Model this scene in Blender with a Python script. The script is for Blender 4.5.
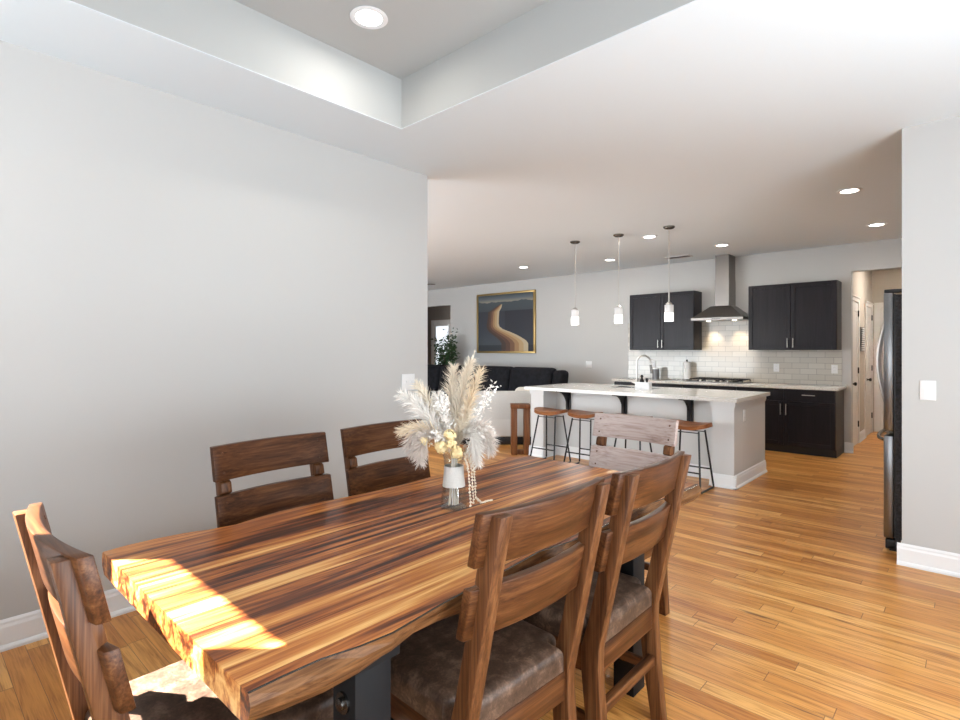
import bpy, bmesh, math, random
from mathutils import Vector, Matrix
random.seed(7)
PI = math.pi
S = bpy.context.scene
COL = S.collection
for o in list(bpy.data.objects):
    bpy.data.objects.remove(o, do_unlink=True)

# ------------------------------------------------------------------ camera, sky, sun, fill light, exposure
CEIL = 2.845
cam = bpy.data.cameras.new('camera')
cam.sensor_width = 36.0
cam.lens = 538.0 / 960.0 * 36.0
cam.shift_y = -10.0 / 960.0
cam.clip_start = 0.02
cam_ob = bpy.data.objects.new('camera', cam)
cam_ob.location = (0, 0, 1.40)
cam_ob.rotation_euler = (PI / 2, 0, math.radians(42.6))
COL.objects.link(cam_ob)
S.camera = cam_ob

w = bpy.data.worlds.new('sky')
S.world = w
w.use_nodes = True
bg = w.node_tree.nodes['Background']
bg.inputs[0].default_value = (0.86, 0.93, 1.0, 1)
bg.inputs[1].default_value = 2.0

SUN_EL = math.radians(46)
sun = bpy.data.lights.new('sun', 'SUN')
sun.energy = 90.0
sun.angle = math.radians(0.6)
sun.color = (1.0, 0.96, 0.91)
sun_ob = bpy.data.objects.new('sun', sun)
sd = Vector((math.cos(SUN_EL) * 0.7071, math.cos(SUN_EL) * 0.7071, -math.sin(SUN_EL)))
sun_ob.rotation_euler = sd.to_track_quat('-Z', 'Y').to_euler()
sun_ob.location = (-4, -4, 5)
COL.objects.link(sun_ob)


def area(name, loc, direction, sx, sy, energy, color=(1, 1, 1)):
    l = bpy.data.lights.new(name, 'AREA')
    l.shape = 'RECTANGLE'
    l.size, l.size_y = sx, sy
    l.energy = energy
    l.color = color
    ob = bpy.data.objects.new(name, l)
    ob.location = loc
    ob.rotation_euler = Vector(direction).to_track_quat('-Z', 'Y').to_euler()
    COL.objects.link(ob)
    return ob


DAY = (0.96, 0.985, 1.0)
# added fill lamps: level ones at the windows, tilted ones brighten the ceiling
UP = (0.79, 0.91, 1.0)
area('daylight_fill_side', (1.80, 1.6, 1.45), (-1, 0, 0), 3.2, 2.2, 76, DAY)
area('ceiling_fill_side', (1.85, 1.6, 0.9), (-1, 0, 0.85), 3.2, 1.4, 84, UP)
area('daylight_fill_rear', (-1.0, -0.80, 1.4), (0, 1, 0), 3.4, 1.7, 52, DAY)
area('ceiling_fill_rear', (-1.0, -0.85, 0.9), (0, 0.8, 1), 3.4, 1.0, 66, UP)
area('daylight_fill_living', (-7.2, 0.70, 1.4), (0, 1, 0), 5.6, 2.2, 130, DAY)
area('ceiling_fill_living', (-7.2, 0.65, 0.8), (0, 0.8, 1), 5.6, 1.2, 150, UP)
S.view_settings.view_transform = 'Standard'
S.view_settings.look = 'None'
S.view_settings.exposure = 0.27
S.view_settings.gamma = 1.0
S.view_settings.use_curve_mapping = False


# ------------------------------------------------------------------ materials
class NT:
    def __init__(self, name):
        self.m = bpy.data.materials.new(name)
        self.m.use_nodes = True
        self.t = self.m.node_tree
        self.b = self.t.nodes['Principled BSDF']
        self.out = self.t.nodes['Material Output']

    def n(self, kind, **kw):
        nd = self.t.nodes.new(kind)
        for k, v in kw.items():
            setattr(nd, k, v)
        return nd

    def l(self, a, b):
        self.t.links.new(a, b)

    def math(self, op, a, b=None, c=None):
        nd = self.n('ShaderNodeMath', operation=op)
        for i, v in enumerate((a, b, c)):
            if v is None:
                continue
            if isinstance(v, (int, float)):
                nd.inputs[i].default_value = v
            else:
                self.l(v, nd.inputs[i])
        return nd.outputs[0]

    def vmath(self, op, a, b):
        nd = self.n('ShaderNodeVectorMath', operation=op)
        for i, v in enumerate((a, b)):
            if isinstance(v, (tuple, list)):
                nd.inputs[i].default_value = v
            else:
                self.l(v, nd.inputs[i])
        return nd.outputs[0]

    def ramp(self, fac, stops, interp='LINEAR'):
        nd = self.n('ShaderNodeValToRGB')
        cr = nd.color_ramp
        cr.interpolation = interp
        while len(cr.elements) < len(stops):
            cr.elements.new(0.5)
        for e, (p, c) in zip(cr.elements, stops):
            e.position = p
            e.color = (*c, 1)
        self.l(fac, nd.inputs[0])
        return nd.outputs[0]

    def noise(self, vec, scale, detail=4, rough=0.55, dist=0.0):
        nd = self.n('ShaderNodeTexNoise')
        nd.inputs['Scale'].default_value = scale
        nd.inputs['Detail'].default_value = detail
        nd.inputs['Roughness'].default_value = rough
        nd.inputs['Distortion'].default_value = dist
        self.l(vec, nd.inputs['Vector'])
        return nd.outputs['Fac']

    def mix(self, fac, a, b, mode='MIX'):
        nd = self.n('ShaderNodeMix', data_type='RGBA', blend_type=mode)
        if isinstance(fac, (int, float)):
            nd.inputs[0].default_value = fac
        else:
            self.l(fac, nd.inputs[0])
        for i, v in ((6, a), (7, b)):
            if isinstance(v, (tuple, list)):
                nd.inputs[i].default_value = (*v, 1)
            else:
                self.l(v, nd.inputs[i])
        return nd.outputs[2]

    def bump(self, h, strength=0.2, dist=0.002):
        nd = self.n('ShaderNodeBump')
        nd.inputs['Strength'].default_value = strength
        nd.inputs['Distance'].default_value = dist
        self.l(h, nd.inputs['Height'])
        self.l(nd.outputs[0], self.b.inputs['Normal'])

    def obj(self):
        return self.n('ShaderNodeTexCoord').outputs['Object']

    def setp(self, **kw):
        for k, v in kw.items():
            i = self.b.inputs[k.replace('_', ' ')]
            i.default_value = (*v, 1) if isinstance(v, (tuple, list)) else v


def plain(name, col, rough=0.5, metal=0.0, bump=None, var=0.0, **kw):
    t = NT(name)
    t.setp(Base_Color=col, Roughness=rough, Metallic=metal, **kw)
    if var or bump:
        nz = t.noise(t.obj(), bump[0] if bump else 30, 5)
        if var:
            c2 = tuple(min(1, c * (1 + var)) for c in col)
            c1 = tuple(c * (1 - var) for c in col)
            t.l(t.ramp(nz, [(0.3, c1), (0.7, c2)]), t.b.inputs['Base Color'])
        if bump:
            t.bump(nz, bump[1], bump[2])
    return t.m


def emit(name, col, strength):
    t = NT(name)
    t.setp(Base_Color=(0.9, 0.9, 0.9), Emission_Color=col, Emission_Strength=strength, Roughness=0.4)
    return t.m


def wood(name, stops, axis='X', across=16.0, along=1.0, rough=0.4, fine=0.3, rnd=True, dist=1.2, plank=None, coat=0.0, bump=0.15):
    t = NT(name)
    v = t.obj()
    if rnd:
        r = t.n('ShaderNodeObjectInfo').outputs['Random']
        cx = t.n('ShaderNodeCombineXYZ')
        for i in range(3):
            t.l(t.math('MULTIPLY', r, 7.3 + i * 3.1), cx.inputs[i])
        v = t.vmath('ADD', v, cx.outputs[0])
    if plank:
        sx = t.n('ShaderNodeSeparateXYZ')
        t.l(v, sx.inputs[0])
        row = t.math('FLOOR', t.math('DIVIDE', sx.outputs[0], plank))
        wn = t.n('ShaderNodeTexWhiteNoise', noise_dimensions='1D')
        t.l(row, wn.inputs['W'])
        cx2 = t.n('ShaderNodeCombineXYZ')
        t.l(t.math('MULTIPLY', wn.outputs[0], 9.0), cx2.inputs[1])
        t.l(t.math('MULTIPLY', wn.outputs[0], 5.0), cx2.inputs[2])
        pl = wn.outputs[0]
        v = t.vmath('ADD', v, cx2.outputs[0])
    sc = [across] * 3
    sc['XYZ'.index(axis)] = along
    v1 = t.vmath('MULTIPLY', v, tuple(sc))
    n1 = t.noise(v1, 1.0, 5, 0.6, dist)
    sc2 = [across * 7] * 3
    sc2['XYZ'.index(axis)] = along * 3
    n2 = t.noise(t.vmath('MULTIPLY', v, tuple(sc2)), 1.0, 3, 0.6, 0.2)
    f = t.math('ADD', t.math('MULTIPLY', n1, 1.0 - fine), t.math('MULTIPLY', n2, fine))
    if plank:
        f = t.math('ADD', f, t.math('MULTIPLY', t.math('SUBTRACT', pl, 0.5), 0.13))
    t.l(t.ramp(f, stops), t.b.inputs['Base Color'])
    t.setp(Roughness=rough, Specular_IOR_Level=0.22)
    if coat:
        t.setp(Coat_Weight=coat, Coat_Roughness=0.12)
    t.bump(n2, bump, 0.001)
    return t.m


def floor_mat():
    t = NT('oak_floor')
    sx = t.n('ShaderNodeSeparateXYZ')
    t.l(t.obj(), sx.inputs[0])
    x, y = sx.outputs[0], sx.outputs[1]
    W_, L_ = 0.083, 1.15
    yr = t.math('DIVIDE', y, W_)
    row = t.math('FLOOR', yr)
    wn = t.n('ShaderNodeTexWhiteNoise', noise_dimensions='1D')
    t.l(row, wn.inputs['W'])
    xr = t.math('ADD', t.math('DIVIDE', x, L_), t.math('MULTIPLY', wn.outputs[0], 7.0))
    col = t.math('FLOOR', xr)
    cb = t.n('ShaderNodeCombineXYZ')
    t.l(row, cb.inputs[0])
    t.l(col, cb.inputs[1])
    w2 = t.n('ShaderNodeTexWhiteNoise', noise_dimensions='2D')
    t.l(cb.outputs[0], w2.inputs['Vector'])
    rnd = w2.outputs['Value']
    off = t.n('ShaderNodeCombineXYZ')
    t.l(t.math('MULTIPLY', rnd, 37.0), off.inputs[0])
    t.l(t.math('MULTIPLY', rnd, 11.0), off.inputs[2])
    v = t.vmath('ADD', t.obj(), off.outputs[0])
    n1 = t.noise(t.vmath('MULTIPLY', v, (1.6, 22, 10)), 1.0, 5, 0.62, 1.6)
    n2 = t.noise(t.vmath('MULTIPLY', v, (5, 190, 10)), 1.0, 3, 0.6, 0.2)
    base = t.ramp(rnd, [(0.0, (0.4600, 0.1776, 0.0410)), (0.3, (0.5600, 0.2400, 0.0574)), (0.7, (0.6300, 0.2928, 0.0787)), (1.0, (0.7300, 0.3936, 0.1271))])
    f = t.math('ADD', t.math('MULTIPLY', n1, 0.7), t.math('MULTIPLY', n2, 0.3))
    g = t.ramp(f, [(0.32, (0.42, 0.30, 0.20)), (0.43, (0.80, 0.72, 0.63)), (0.53, (1.04, 1.04, 1.04)), (0.68, (1.22, 1.26, 1.30))])
    c = t.mix(1.0, base, g, 'MULTIPLY')
    n3 = t.noise(t.vmath('MULTIPLY', v, (1.8, 30, 10)), 1.0, 2, 0.5, 0.6)
    knot = t.ramp(n3, [(0.67, (0, 0, 0)), (0.73, (1, 1, 1))])
    c = t.mix(t.math('MULTIPLY', knot, 0.75), c, (0.10, 0.045, 0.02))
    fy = t.math('FRACT', yr)
    fx = t.math('FRACT', xr)
    gy = t.math('LESS_THAN', fy, 0.026)
    gx = t.math('LESS_THAN', fx, 0.0028)
    gap = t.math('MAXIMUM', gy, gx)
    c = t.mix(t.math('MULTIPLY', gap, 0.75), c, (0.10, 0.05, 0.02))
    t.l(c, t.b.inputs['Base Color'])
    t.setp(Roughness=0.3, Specular_IOR_Level=0.32)
    t.bump(t.math('SUBTRACT', t.math('MULTIPLY', n2, 0.2), gap), 0.25, 0.001)
    return t.m


def tile_mat():
    t = NT('subway_tile')
    sx = t.n('ShaderNodeSeparateXYZ')
    t.l(t.obj(), sx.inputs[0])
    cb = t.n('ShaderNodeCombineXYZ')
    t.l(sx.outputs[0], cb.inputs[0])
    t.l(sx.outputs[2], cb.inputs[1])
    br = t.n('ShaderNodeTexBrick')
    t.l(cb.outputs[0], br.inputs['Vector'])
    br.inputs['Color1'].default_value = (0.54, 0.505, 0.45, 1)
    br.inputs['Color2'].default_value = (0.61, 0.58, 0.525, 1)
    br.inputs['Mortar'].default_value = (0.36, 0.34, 0.31, 1)
    br.inputs['Scale'].default_value = 1.0
    br.inputs['Mortar Size'].default_value = 0.003
    br.inputs['Brick Width'].default_value = 0.205
    br.inputs['Row Height'].default_value = 0.081
    t.l(br.outputs['Color'], t.b.inputs['Base Color'])
    t.setp(Roughness=0.14)
    t.bump(br.outputs['Fac'], -0.4, 0.002)
    return t.m


def quartz_mat():
    t = NT('pale_quartz')
    n = t.noise(t.obj(), 90, 4)
    n2 = t.noise(t.obj(), 6, 5, 0.6, 1.5)
    c = t.ramp(n, [(0.36, (0.46, 0.43, 0.38)), (0.46, (0.66, 0.64, 0.60)), (0.7, (0.74, 0.72, 0.69))])
    c = t.mix(t.math('MULTIPLY', n2, 0.25), c, (0.60, 0.57, 0.52))
    t.l(c, t.b.inputs['Base Color'])
    t.setp(Roughness=0.12)
    return t.m


def glass_mat(name, tint=(1, 1, 1), clear=0.9):
    t = NT(name)
    tr = t.n('ShaderNodeBsdfTransparent')
    tr.inputs[0].default_value = (*tint, 1)
    gl = t.n('ShaderNodeBsdfGlossy')
    gl.inputs['Roughness'].default_value = 0.03
    lw = t.n('ShaderNodeLayerWeight')
    lw.inputs['Blend'].default_value = 0.5
    mx = t.n('ShaderNodeMixShader')
    t.l(t.math('ADD', t.math('MULTIPLY', t.math('POWER', lw.outputs['Facing'], 4.0), 0.6), 1 - clear), mx.inputs[0])
    t.l(tr.outputs[0], mx.inputs[1])
    t.l(gl.outputs[0], mx.inputs[2])
    t.l(mx.outputs[0], t.out.inputs['Surface'])
    return t.m


def paint_canvas():
    t = NT('painted_canvas')
    sx = t.n('ShaderNodeSeparateXYZ')
    t.l(t.obj(), sx.inputs[0])
    x, z = sx.outputs[0], sx.outputs[2]
    jag = t.noise(t.vmath('MULTIPLY', t.obj(), (3.2, 0, 0)), 1.0, 3)
    zz = t.math('SUBTRACT', z, t.math('MULTIPLY', jag, 0.14))
    sky = t.ramp(t.math('MULTIPLY_ADD', z, 1 / 1.3, 0.5), [(0.84, (0.2750, 0.2530, 0.1980)), (0.90, (0.1100, 0.1320, 0.1485)), (1.0, (0.0193, 0.0275, 0.0358))])
    mount = t.ramp(t.math('MULTIPLY_ADD', z, 1 / 1.3, 0.5), [(0.0, (0.0275, 0.0330, 0.0413)), (0.13, (0.0275, 0.0330, 0.0413)), (0.14, (0.0550, 0.0688, 0.0825)), (0.35, (0.0413, 0.0495, 0.0660)), (0.69, (0.0303, 0.0330, 0.0468)), (0.70, (0.0468, 0.0605, 0.0715)), (0.82, (0.0550, 0.0715, 0.0825))])
    c = t.mix(t.math('GREATER_THAN', zz, 0.38), mount, sky)
    right = t.math('MULTIPLY', t.math('GREATER_THAN', x, 0.0), t.math('LESS_THAN', z, 0.255))
    c = t.mix(t.math('MULTIPLY', right, 0.6), c, (0.0165, 0.0176, 0.0275))
    t.l(c, t.b.inputs['Base Color'])
    t.setp(Roughness=0.6)
    return t.m


WALL = plain('wall_paint', (0.52, 0.518, 0.508), 0.75, bump=(180, 0.05, 0.001))
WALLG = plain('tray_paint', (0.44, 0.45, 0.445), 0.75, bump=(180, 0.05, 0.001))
CEILM = plain('ceiling_paint', (0.725, 0.785, 0.825), 0.8, bump=(150, 0.05, 0.001))
BEIGE = plain('hall_paint', (0.50, 0.44, 0.375), 0.75, bump=(150, 0.05, 0.001))
TAUPE = plain('taupe_paint', (0.30, 0.27, 0.245), 0.75, bump=(150, 0.05, 0.001))
TRIM = plain('white_trim', (0.82, 0.83, 0.84), 0.35)
DOORW = plain('white_door_paint', (0.78, 0.75, 0.71), 0.4)
ISLE = plain('island_paint', (0.60, 0.605, 0.60), 0.5, bump=(90, 0.04, 0.001))
FLOOR = floor_mat()
TILE = tile_mat()
QUARTZ = quartz_mat()
ESP = wood('espresso_wood', [(0.3, (0.006, 0.005, 0.007)), (0.7, (0.018, 0.015, 0.019))], 'Z', 14, 1.2, 0.32, 0.4, bump=0.05)
TOPW = wood('acacia_top', [(0.365, (0.0324, 0.0090, 0.0037)), (0.425, (0.1296, 0.0331, 0.0092)), (0.475, (0.3132, 0.0924, 0.0220)), (0.525, (0.4752, 0.1707, 0.0395)), (0.58, (0.6264, 0.2913, 0.0826)), (0.66, (0.8208, 0.4922, 0.1836))],
            'Y', 13, 0.62, 0.32, 0.22, False, 1.5, plank=0.115, coat=0.0, bump=0.05)
BARK = wood('live_edge_bark', [(0.3, (0.0240, 0.0112, 0.0056)), (0.45, (0.0960, 0.0400, 0.0144)), (0.6, (0.1920, 0.0880, 0.0336)), (0.75, (0.2880, 0.1680, 0.0800))], 'Y', 26, 2.5, 0.5, 0.4, False, 2.0, bump=0.5)
CW = [(0.28, (0.0144, 0.0050, 0.0022)), (0.40, (0.0432, 0.0151, 0.0058)), (0.52, (0.0864, 0.0310, 0.0108)), (0.64, (0.1440, 0.0576, 0.0209)), (0.78, (0.2160, 0.1008, 0.0432))]
CHX = wood('chair_wood_cross', CW, 'X', 24, 1.3, 0.34, 0.42, coat=0.0)
CHY = wood('chair_wood_deep', CW, 'Y', 14, 1.1, 0.34, 0.3, coat=0.0)
CWZ = [(0.28, (0.0216, 0.0079, 0.0036)), (0.40, (0.0612, 0.0223, 0.0086)), (0.52, (0.1224, 0.0475, 0.0180)), (0.64, (0.1944, 0.0864, 0.0346)), (0.78, (0.2880, 0.1512, 0.0684))]
CHZ = wood('chair_wood_upright', CWZ, 'Z', 26, 1.3, 0.34, 0.42, coat=0.0)
SHEENW = [(0.28, (0.15, 0.10, 0.085)), (0.40, (0.36, 0.265, 0.235)), (0.52, (0.48, 0.39, 0.36)), (0.75, (0.56, 0.48, 0.45))]  # chair wood with the window's grey sheen put into its colour
SHEEN_CHX = wood('window_sheen_wood', SHEENW, 'X', 22, 1.2, 0.4, 0.45)
STW = wood('stool_wood', [(0.3, (0.09, 0.030, 0.010)), (0.5, (0.24, 0.085, 0.028)), (0.7, (0.38, 0.16, 0.06))], 'X', 12, 1.2, 0.35, 0.3)
TBW = wood('side_table_wood', [(0.3, (0.06, 0.02, 0.008)), (0.5, (0.17, 0.062, 0.023)), (0.7, (0.30, 0.13, 0.05))], 'Z', 14, 1.2, 0.4, 0.3)


def leather():
    t = NT('brown_leather')
    n = t.noise(t.obj(), 24, 6, 0.65, 0.5)
    n2 = t.noise(t.obj(), 150, 3)
    f = t.math('ADD', t.math('MULTIPLY', n, 0.75), t.math('MULTIPLY', n2, 0.25))
    t.l(t.ramp(f, [(0.32, (0.026, 0.014, 0.009)), (0.5, (0.070, 0.040, 0.026)), (0.66, (0.16, 0.098, 0.066))]), t.b.inputs['Base Color'])
    t.setp(Roughness=0.42, Specular_IOR_Level=0.3)
    t.bump(n2, 0.15, 0.001)
    return t.m


LEATHER = leather()
BLACKM = plain('black_metal', (0.014, 0.014, 0.016), 0.42, 0.3, var=0.2)
STEELB = plain('dark_steel_bar', (0.010, 0.010, 0.011), 0.5, 0.0, bump=(60, 0.1, 0.001), Specular_IOR_Level=0.12)
NICKEL = plain('brushed_nickel', (0.55, 0.53, 0.50), 0.28, 1.0)
DNICK = plain('dark_nickel', (0.20, 0.19, 0.18), 0.25, 1.0)
STAIN = plain('stainless_steel', (0.23, 0.23, 0.235), 0.3, 1.0, bump=(40, 0.02, 0.001))
HOODM = plain('hood_steel', (0.23, 0.21, 0.195), 0.3, 1.0)
FRIDGE_SIDE = plain('pebbled_black', (0.035, 0.037, 0.045), 0.28, 0.0, bump=(75, 1.0, 0.02), var=0.7)
BLACK = plain('black_plastic', (0.012, 0.012, 0.014), 0.4)
PLATE = plain('white_plastic', (0.80, 0.80, 0.80), 0.35)
SLOT = plain('socket_slots', (0.25, 0.25, 0.25), 0.5)
VELVET = plain('black_velvet', (0.007, 0.007, 0.010), 0.8, 0.0, bump=(14, 0.3, 0.01), var=0.6, Specular_IOR_Level=0.25)
LINEN = plain('pale_linen', (0.55, 0.54, 0.52), 0.85, 0.0, bump=(220, 0.2, 0.002), var=0.08)
CREAM = plain('cream_fabric', (0.70, 0.66, 0.60), 0.85, bump=(200, 0.2, 0.002))
GOLD = plain('gold_frame_leaf', (0.48, 0.34, 0.14), 0.35, 0.9)
CANVAS = paint_canvas()
LAMP = emit('ceiling_lamp_glow', (1.0, 0.97, 0.92), 9.0)
SHADE = emit('pendant_glass_glow', (1.0, 0.97, 0.93), 1.8)
SHADETOP = emit('pendant_upper_glow', (1.0, 0.98, 0.95), 0.12)
SHADETOP.node_tree.nodes['Principled BSDF'].inputs['Base Color'].default_value = (0.6, 0.6, 0.6, 1)
HOODL = emit('hood_lamp_glow', (1.0, 0.85, 0.6), 8.0)
GLASS = glass_mat('clear_glass', (0.96, 0.98, 0.98), 0.93)
PANE = glass_mat('window_pane', (1, 1, 1), 0.97)
LACE = plain('white_lace', (0.70, 0.69, 0.66), 0.9, bump=(260, 0.8, 0.004), var=0.08)
MARBLE = plain('white_marble', (0.78, 0.78, 0.79), 0.25, var=0.08)
PAPER = plain('paper_towel', (0.84, 0.83, 0.82), 0.9)
LEAF = plain('ficus_leaf', (0.022, 0.055, 0.014), 0.4, var=0.4)
BARKT = plain('ficus_stem', (0.13, 0.08, 0.05), 0.8)
POT = plain('grey_pot', (0.25, 0.24, 0.23), 0.6)
GREYP = plain('grey_canister', (0.17, 0.17, 0.18), 0.35, 0.4)
PAMPAS = [plain('pampas_cream', (0.84, 0.75, 0.62), 0.9, var=0.12), plain('pampas_white', (0.86, 0.82, 0.77), 0.9, var=0.06),
          plain('pampas_taupe', (0.72, 0.64, 0.58), 0.9, var=0.14), plain('pampas_sand', (0.76, 0.63, 0.46), 0.9, var=0.14)]
YELLOW = plain('yellow_petals', (0.88, 0.70, 0.38), 0.8, var=0.15)
STRAND = plain('dried_strand', (0.80, 0.72, 0.59), 0.9, var=0.1)
VENT = plain('vent_paint', (0.62, 0.61, 0.60), 0.5)
BRONZE = plain('dark_bronze', (0.03, 0.025, 0.02), 0.35, 0.7)


# ------------------------------------------------------------------ mesh helpers
def box(bm, x0, x1, y0, y1, z0, z1, bev=0.0, seg=2, mat=0):
    vs = [bm.verts.new(p) for p in ((x0, y0, z0), (x1, y0, z0), (x1, y1, z0), (x0, y1, z0), (x0, y0, z1), (x1, y0, z1), (x1, y1, z1), (x0, y1, z1))]
    fs = [bm.faces.new([vs[i] for i in q]) for q in ((3, 2, 1, 0), (4, 5, 6, 7), (0, 1, 5, 4), (1, 2, 6, 5), (2, 3, 7, 6), (3, 0, 4, 7))]
    for f in fs:
        f.material_index = mat
    if bev:
        es = list({e for f in fs for e in f.edges})
        bmesh.ops.bevel(bm, geom=es, offset=bev, segments=seg, profile=0.5, affect='EDGES')
    return vs


def prism(bm, pts, axis, a0, a1, bev=0.0, seg=2):
    """pts: 2-D outline; axis: the extrusion axis (X: pts are y,z; Y: x,z; Z: x,y)"""
    def mk(p, a):
        return {'X': (a, p[0], p[1]), 'Y': (p[0], a, p[1]), 'Z': (p[0], p[1], a)}[axis]
    lo = [bm.verts.new(mk(p, a0)) for p in pts]
    hi = [bm.verts.new(mk(p, a1)) for p in pts]
    n = len(pts)
    fs = [bm.faces.new(lo), bm.faces.new(hi[::-1])]
    for i in range(n):
        fs.append(bm.faces.new((lo[i], hi[i], hi[(i + 1) % n], lo[(i + 1) % n])))
    bmesh.ops.recalc_face_normals(bm, faces=fs)
    if bev:
        es = [e for e in {e for f in fs for e in f.edges} if len(e.link_faces) == 2 and e.calc_face_angle(0) > 0.5]
        bmesh.ops.bevel(bm, geom=es, offset=bev, segments=seg, profile=0.5, affect='EDGES')


def tube(bm, pts, r, seg=8, cap=True):
    pts = [Vector(p) for p in pts]
    rr = r if isinstance(r, (list, tuple)) else [r] * len(pts)
    rings = []
    up = Vector((0.123, 0.456, 0.88))
    for i, p in enumerate(pts):
        d = (pts[min(i + 1, len(pts) - 1)] - pts[max(i - 1, 0)]).normalized()
        a = d.cross(up)
        if a.length < 1e-4:
            a = d.cross(Vector((1, 0, 0)))
        a.normalize()
        b = d.cross(a).normalized()
        up = b.cross(d) if False else up
        rings.append([bm.verts.new(p + (a * math.cos(2 * PI * k / seg) + b * math.sin(2 * PI * k / seg)) * rr[i]) for k in range(seg)])
    fs = []
    for A, B in zip(rings, rings[1:]):
        for k in range(seg):
            fs.append(bm.faces.new((A[k], A[(k + 1) % seg], B[(k + 1) % seg], B[k])))
    if cap:
        fs.append(bm.faces.new(rings[0][::-1]))
        fs.append(bm.faces.new(rings[-1]))
    bmesh.ops.recalc_face_normals(bm, faces=fs)


def lathe(bm, prof, cx=0, cy=0, seg=32, cap0=True, cap1=True):
    rings = [[bm.verts.new((cx + r * math.cos(2 * PI * k / seg), cy + r * math.sin(2 * PI * k / seg), z)) for k in range(seg)] for r, z in prof]
    fs = []
    for A, B in zip(rings, rings[1:]):
        for k in range(seg):
            fs.append(bm.faces.new((A[k], A[(k + 1) % seg], B[(k + 1) % seg], B[k])))
    if cap0:
        fs.append(bm.faces.new(rings[0][::-1]))
    if cap1:
        fs.append(bm.faces.new(rings[-1]))
    bmesh.ops.recalc_face_normals(bm, faces=fs)


def obj(name, bm, mat, parent=None, smooth=False, loc=None):
    me = bpy.data.meshes.new(name)
    bm.to_mesh(me)
    bm.free()
    for m in (mat if isinstance(mat, (list, tuple)) else [mat]):
        me.materials.append(m)
    if smooth:
        me.shade_smooth()
        me.set_sharp_from_angle(angle=math.radians(40))
    o = bpy.data.objects.new(name, me)
    COL.objects.link(o)
    if parent:
        o.parent = parent
    if loc:
        o.location = loc
    return o


def B():
    return bmesh.new()


def bx(name, mat, parent, *a, bev=0.0, seg=2):
    bm = B()
    box(bm, *a, bev=bev, seg=seg)
    return obj(name, bm, mat, parent, smooth=bev > 0)


def tag(o, label, cat, group=None, kind=None):
    o['label'] = label
    o['category'] = cat
    if group:
        o['group'] = group
    if kind:
        o['kind'] = kind
    return o


def thing(name, label, cat, loc=(0, 0, 0), rz=0.0, group=None):
    o = bpy.data.objects.new(name, None)
    o.empty_display_size = 0.1
    COL.objects.link(o)
    o.location = loc
    o.rotation_euler = (0, 0, rz)
    return tag(o, label, cat, group)


def struct(name, bm, mat, label, cat):
    o = obj(name, bm, mat)
    return tag(o, label, cat, kind='structure')


KIDS = {}


def dup(root, loc, rz, label):
    r = root.copy()
    COL.objects.link(r)
    r.location = loc
    r.rotation_euler = (0, 0, rz)
    r['label'] = label
    for ch in list(root.children):
        c = ch.copy()
        COL.objects.link(c)
        c.parent = r
        for g in list(ch.children):
            d = g.copy()
            COL.objects.link(d)
            d.parent = c
    return r


# ------------------------------------------------------------------ room shell
bm = B(); box(bm, -12.7, 1.9, -0.8, 12.6, -0.06, 0)
struct('floor', bm, FLOOR, 'warm oak plank floor running through all the rooms', 'floor')

XL, YEND = -3.345, 2.994
bm = B(); box(bm, XL - 0.12, XL, -0.62, YEND, 0, CEIL)
struct('wall_west', bm, WALL, 'long pale grey dining wall behind the table', 'wall')
bm = B(); box(bm, -0.35, 1.72, 4.45, 4.57, 0, CEIL)
struct('wall_east', bm, WALL, 'pale grey wall stub hiding most of the fridge', 'wall')


def wall_holes(bm, axis, u0, u1, t0, t1, holes, ztop=CEIL):
    """wall along u with thickness t; holes: (ua, ub, za, zb) sorted by ua"""
    def bb(a, b, z0, z1):
        if b - a < 1e-4 or z1 - z0 < 1e-4:
            return
        if axis == 'X':
            box(bm, a, b, t0, t1, z0, z1)
        else:
            box(bm, t0, t1, a, b, z0, z1)
    u = u0
    for ua, ub, za, zb in holes:
        bb(u, ua, 0, ztop)
        bb(ua, ub, 0, za)
        bb(ua, ub, zb, ztop)
        u = ub
    bb(u, u1, 0, ztop)


# rear wall behind the camera: sun enters its first window, second added for fill
REAR = [(-2.933, -2.115, 1.55, 2.49), (-1.0, 1.0, 0.9, 1.95)]
bm = B(); wall_holes(bm, 'X', XL, 1.72, -0.62, -0.50, REAR)
struct('wall_rear', bm, WALL, 'grey wall with the sun window and an added fill window behind the dining table', 'wall')
SIDE = [(0.1, 3.1, 0.4, 2.45)]  # unseen opening added to let broad fill into the dining room
bm = B(); wall_holes(bm, 'Y', -0.50, 4.45, 1.60, 1.72, SIDE)
struct('wall_side', bm, WALL, 'grey wall with a fill window added opposite the table', 'wall')
OPL = (-10.3, -9.03, 0, 2.456)
OPR = (-1.235, 0.10, 0, 2.47)
bm = B(); wall_holes(bm, 'X', -11.1, 0.6, 8.80, 8.92, [OPL, OPR])
struct('wall_back', bm, WALL, 'grey back wall of kitchen and living room', 'wall')
LIVW = [(-9.8, -4.6, 0.3, 2.5)]  # unseen opening added to light the sofa and kitchen
bm = B(); wall_holes(bm, 'X', -11.1, XL - 0.12, 0.88, 1.0, LIVW)
struct('wall_living', bm, WALL, 'living room wall with an unseen window added for light', 'wall')
bm = B(); box(bm, -11.1, -10.98, 1.0, 8.8, 0, CEIL)
struct('wall_living_side', bm, WALL, 'far living room side wall', 'wall')
bm = B(); box(bm, 0.48, 0.60, 4.57, 8.80, 0, CEIL)
struct('wall_kitchen_side', bm, WALL, 'kitchen wall behind the fridge', 'wall')
bm = B(); box(bm, -11.9, -3.95, -3.0, 0.875, 2.60, 2.68)  # unseen slab, added only to keep sun out of the living room
struct('sun_blocker_living', bm, TRIM, 'unseen slab added to block sun at the living window', 'sun blocker')
bm = B(); box(bm, -2.05, 1.6, -1.75, -0.625, 2.32, 2.38)  # unseen slab, added to stop sun at the wide rear window
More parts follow.
